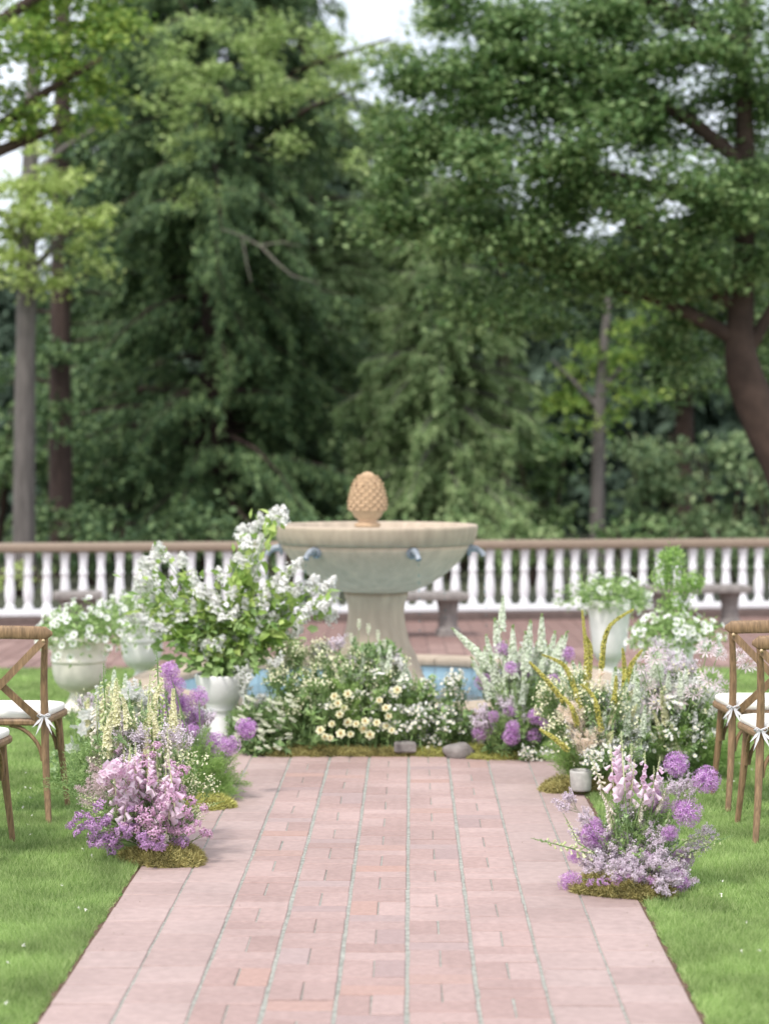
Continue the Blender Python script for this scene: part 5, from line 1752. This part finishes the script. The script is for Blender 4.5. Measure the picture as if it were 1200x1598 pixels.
# sparse pale maple across the top centre
t, b0 = tree_thing(455, 27, 'tall pale maple with sparse leaves across the top centre')
t.location = ((345 - 600) / FPX * 34.5, 34.5, 0); b0 = np.array(t.location)
trunk([(345, 1000, 34.5), (345, 700, 34.5), (345, 400, 34), (360, 150, 33), (370, -100, 32)], 34, [.16, .14, .12, .09, .06], b0, M['bark_dark'], t)
for pts in ([(350, 250, 33.6), (330, 180, 30), (310, 100, 27)], [(350, 260, 33.6), (480, 170, 30), (570, 130, 27)], [(360, 150, 33), (320, 60, 30), (280, 0, 27)], [(360, 150, 33), (520, 90, 30), (610, 60, 27)]):
    trunk(pts, 27, [.06, .04, .015], b0, M['bark_dark'], t, 'limb', 6)
broadleaf([(300, 90, 70, 45, 27), (360, 150, 80, 45, 26.6), (420, 70, 70, 45, 27), (450, 160, 70, 50, 26.8), (520, 120, 60, 40, 27), (560, 170, 50, 30, 27), (610, 80, 50, 35, 27.2), (260, 160, 60, 40, 27), (240, 80, 45, 50, 27), (330, 30, 60, 30, 27.4), (420, 220, 60, 25, 26.8), (300, 230, 60, 30, 26.8), (640, 30, 60, 40, 27), (560, 250, 30, 25, 27), (300, 300, 30, 30, 27), (380, 90, 60, 50, 27.5), (480, 60, 60, 50, 27.4)], b0, None, 1700, .095, sub=22, subr=.17).build('crown', M['f_pale'], t)

# great dark tree, right
t, b0 = tree_thing(1290, 21, 'great dark leafy tree with a curved trunk filling the upper right')
trunk([(1300, 980), (1270, 830), (1215, 700), (1165, 610), (1150, 540), (1160, 430), (1163, 250), (1160, 80), (1150, -80)], 21, [.33, .30, .25, .21, .16, .12, .10, .09, .07], b0, M['bark_dark'], t)
for pts in ([(1158, 560), (1205, 480), (1260, 380)], [(1158, 480), (1060, 430), (1000, 370), (960, 290)], [(1010, 385), (975, 330), (930, 320)], [(1163, 260), (1080, 190), (1000, 150), (880, 100)], [(1160, 330), (1050, 300), (900, 260), (760, 240)],
            [(1160, 80), (1040, 10), (900, -40)], [(1150, 530), (1040, 470), (900, 430), (780, 400)]):
    trunk(pts, 21, [.09, .07, .05, .02], b0, M['bark_dark'], t, 'limb', 7)
cl = [(720, 90, 100, 60, 21), (650, 160, 60, 45, 21.3), (840, 120, 110, 70, 20.6), (700, 240, 90, 55, 20.8), (640, 310, 60, 50, 21), (800, 250, 90, 60, 20.3), (920, 220, 90, 70, 20.2), (880, 60, 110, 60, 21), (1010, 130, 80, 50, 20.5), (1050, 60, 90, 50, 20.6), (1160, 60, 80, 60, 20.4),
      (700, 350, 90, 50, 21), (800, 370, 90, 60, 20.8), (900, 350, 90, 70, 20.4), (1010, 290, 80, 60, 20.2), (1110, 320, 80, 60, 20.2), (1200, 300, 70, 60, 20.6), (760, 450, 80, 50, 21), (860, 450, 80, 45, 21), (1030, 400, 80, 60, 20.6), (1120, 430, 70, 60, 20.4), (1060, 500, 70, 60, 21), (1140, 500, 60, 50, 21.2),
      (960, 430, 60, 40, 21), (1090, 570, 60, 40, 21.4), (1190, 420, 60, 70, 21), (830, 510, 50, 28, 21.2), (600, 340, 35, 35, 21), (1220, 120, 60, 70, 21), (960, 150, 120, 50, 21.4), (700, 190, 70, 40, 21.2), (790, 180, 80, 40, 21), (870, 195, 60, 40, 21), (1000, 90, 70, 45, 21), (1050, 165, 50, 40, 21.3), (980, 205, 60, 45, 21), (750, 135, 70, 40, 21.2), (660, 210, 60, 45, 21.2), (1150, 130, 50, 30, 21.3), (880, 300, 60, 40, 21.3), (1120, 200, 60, 40, 21.4), (1090, -10, 120, 50, 21.2), (860, 10, 120, 50, 21.4), (1000, 20, 120, 40, 21), (1240, 560, 40, 60, 21.6), (760, 30, 110, 40, 21.3), (620, 240, 40, 40, 21)]
broadleaf(cl, b0, None, 7400, .085, sub=26, subr=.22).build('crown', M['f_oak'], t)

# broadleaved wood closing the view behind the great tree
for (px, Y, lb, cl_) in ((780, 37, 'dark broadleaved tree behind the great tree at the middle right', [(700, 300, 110, 110, 37), (780, 200, 110, 90, 37), (820, 400, 90, 110, 36.5), (880, 300, 90, 90, 37), (760, 500, 90, 70, 37), (650, 200, 60, 60, 37), (800, 60, 120, 90, 37), (700, 100, 80, 80, 37), (740, 330, 110, 80, 36.6)]),
                        (1060, 38, 'dark broadleaved tree behind the great tree at the right', [(980, 250, 100, 100, 38), (1080, 420, 110, 120, 38), (960, 420, 70, 110, 37.5), (1150, 280, 90, 90, 38), (1040, 560, 110, 70, 38), (1020, 90, 130, 80, 38), (1180, 120, 90, 60, 38)]),
                        (1250, 36, 'dark broadleaved tree beyond the curved trunk at the right edge', [(1200, 450, 80, 120, 36), (1220, 600, 80, 80, 36), (1240, 250, 60, 100, 36), (1240, 60, 80, 70, 36)])):
    t, b0 = tree_thing(px, Y, lb, 'broadleaved trees behind the great tree')
    trunk([(px, 900), (px + 8, 650), (px + 4, 480), (px, 380)], Y, [.2, .17, .12, .06], b0, M['bark_dark'], t)
    broadleaf(cl_, b0, None, 1000, .14, sub=9, subr=.40).build('crown', M['f_oak'], t)

# small yellow-green tree with slim trunk
t, b0 = tree_thing(932, 30, 'small yellow green tree on a slim grey trunk right of the fountain')
trunk([(932, 960), (931, 830), (933, 720), (936, 620), (945, 500), (960, 400)], 30, [.12, .11, .10, .085, .06, .03], b0, M['bark_grey'], t)
for pts in ([(936, 640), (890, 590), (860, 560)], [(938, 610), (980, 560), (1010, 520)]):
    trunk(pts, 30, [.05, .03, .012], b0, M['bark_grey'], t, 'limb', 6)
broadleaf([(930, 600, 70, 50, 30), (880, 620, 45, 35, 30), (970, 540, 50, 50, 30), (920, 660, 50, 16, 29.8), (1000, 480, 35, 50, 29.8), (900, 560, 50, 30, 30.2), (985, 620, 45, 35, 30)], b0, None, 1200, .11, sub=22, subr=.18).build('crown', M['f_maple'], t)

# soft shrubs and low growth along the far side of the balustrade
def shrub(px, Y, wpx, hpx_top, label, fm, leaf=.11, dens=1500, droop=.3, group='shrubs beyond the balustrade', name='shrub', nl=3):
    x = (px - 600) / FPX * Y
    t = thing(name, label, 'shrub', (x, Y, 0), 0, group)
    b0 = np.array([x, Y, 0])
    top = PT(px, hpx_top, Y)[2]
    cl = []
    hp = (712 + 1.645 * FPX / Y) - hpx_top
    for k in range(7):
        fx, fz = rn(-.6, .6), rn(.15, .85)
        cl.append((px + fx * wpx * (1.1 - fz * .6), hpx_top + hp * (1 - fz), wpx * rn(.35, .5), hp * rn(.16, .24), Y + rn(-.5, .5)))
    broadleaf(cl, b0, None, dens, leaf, sub=18, subr=.2, droop=droop).build('foliage', fm, t)
    s = MB()
    for k in range(5):
        a = rn(0, 6.28)
        s.tube([(math.cos(a) * .08, math.sin(a) * .08, -.03), (math.cos(a) * .3, math.sin(a) * .2, top * .4), (math.cos(a) * .5, math.sin(a) * .3, top * .75)], [.04, .03, .012], 5)
    s.build('stem', M['bark_dark'], t)
    return t

shrub(1020, 32, 70, 610, 'tall silvery green willowy shrub right of the slim trunk', M['f_willow'], droop=1.2, leaf=.13)
shrub(1130, 31, 80, 650, 'broad silvery green willowy shrub below the great tree', M['f_willow'], droop=1.0, leaf=.13)
shrub(1215, 30, 60, 680, 'silvery green shrub at the right edge below the curved trunk', M['f_willow'], droop=1.0, leaf=.13)
shrub(850, 33, 65, 640, 'mid green shrub between the hemlock and the slim trunk', M['f_oak'], leaf=.13)
shrub(700, 27, 90, 790, 'low light green shrub behind the balustrade right of the fountain', M['f_hemlock'])
shrub(820, 26, 70, 810, 'low green shrub behind the balustrade below the slim trunk', M['f_hemlock'])
shrub(1000, 27, 90, 800, 'low dark shrub behind the balustrade beyond the tall urn', M['f_oak'])
shrub(1150, 27, 90, 800, 'low dark shrub behind the balustrade at the far right', M['f_willow'])
shrub(470, 26, 90, 800, 'low dark shrub behind the balustrade beyond the lilac', M['f_conifer'])
shrub(300, 26, 90, 790, 'low dark green shrub behind the balustrade left of the lilac', M['f_conifer'])
shrub(150, 26, 80, 780, 'low dark shrub behind the balustrade beyond the left urn', M['f_conifer'])
shrub(20, 24, 30, 880, 'small yellow green shrub seen through the leftmost balusters', M['f_yellow'])
shrub(-10, 32, 60, 560, 'tall dark green shrub behind the grey trunk at the left edge', M['f_oak'])
shrub(590, 27, 90, 790, 'low dark shrub behind the balustrade directly behind the fountain', M['f_conifer'])

# bare fallen bough caught in the cedar
bp_ = np.array([PT(a, b, 27.6) for a, b in ((345, 357), (378, 368), (408, 385), (430, 408), (455, 430), (500, 443))])
bo = MB().tube(bp_ - bp_[0], [.010, .016, .019, .019, .014, .005], 6)
bo.tube(np.array([PT(a, b, 27.6) for a, b in ((405, 383), (440, 378), (470, 384))]) - bp_[0], [.012, .009, .004], 5)
bo.tube(np.array([PT(a, b, 27.6) for a, b in ((392, 440), (385, 410), (378, 370))]) - bp_[0], [.006, .012, .016], 5)
o = bo.build('bare_branch', M['deadwood'])
o.location = bp_[0]
tag(o, 'bare pale branch hanging in front of the big dark cedar', 'branch')
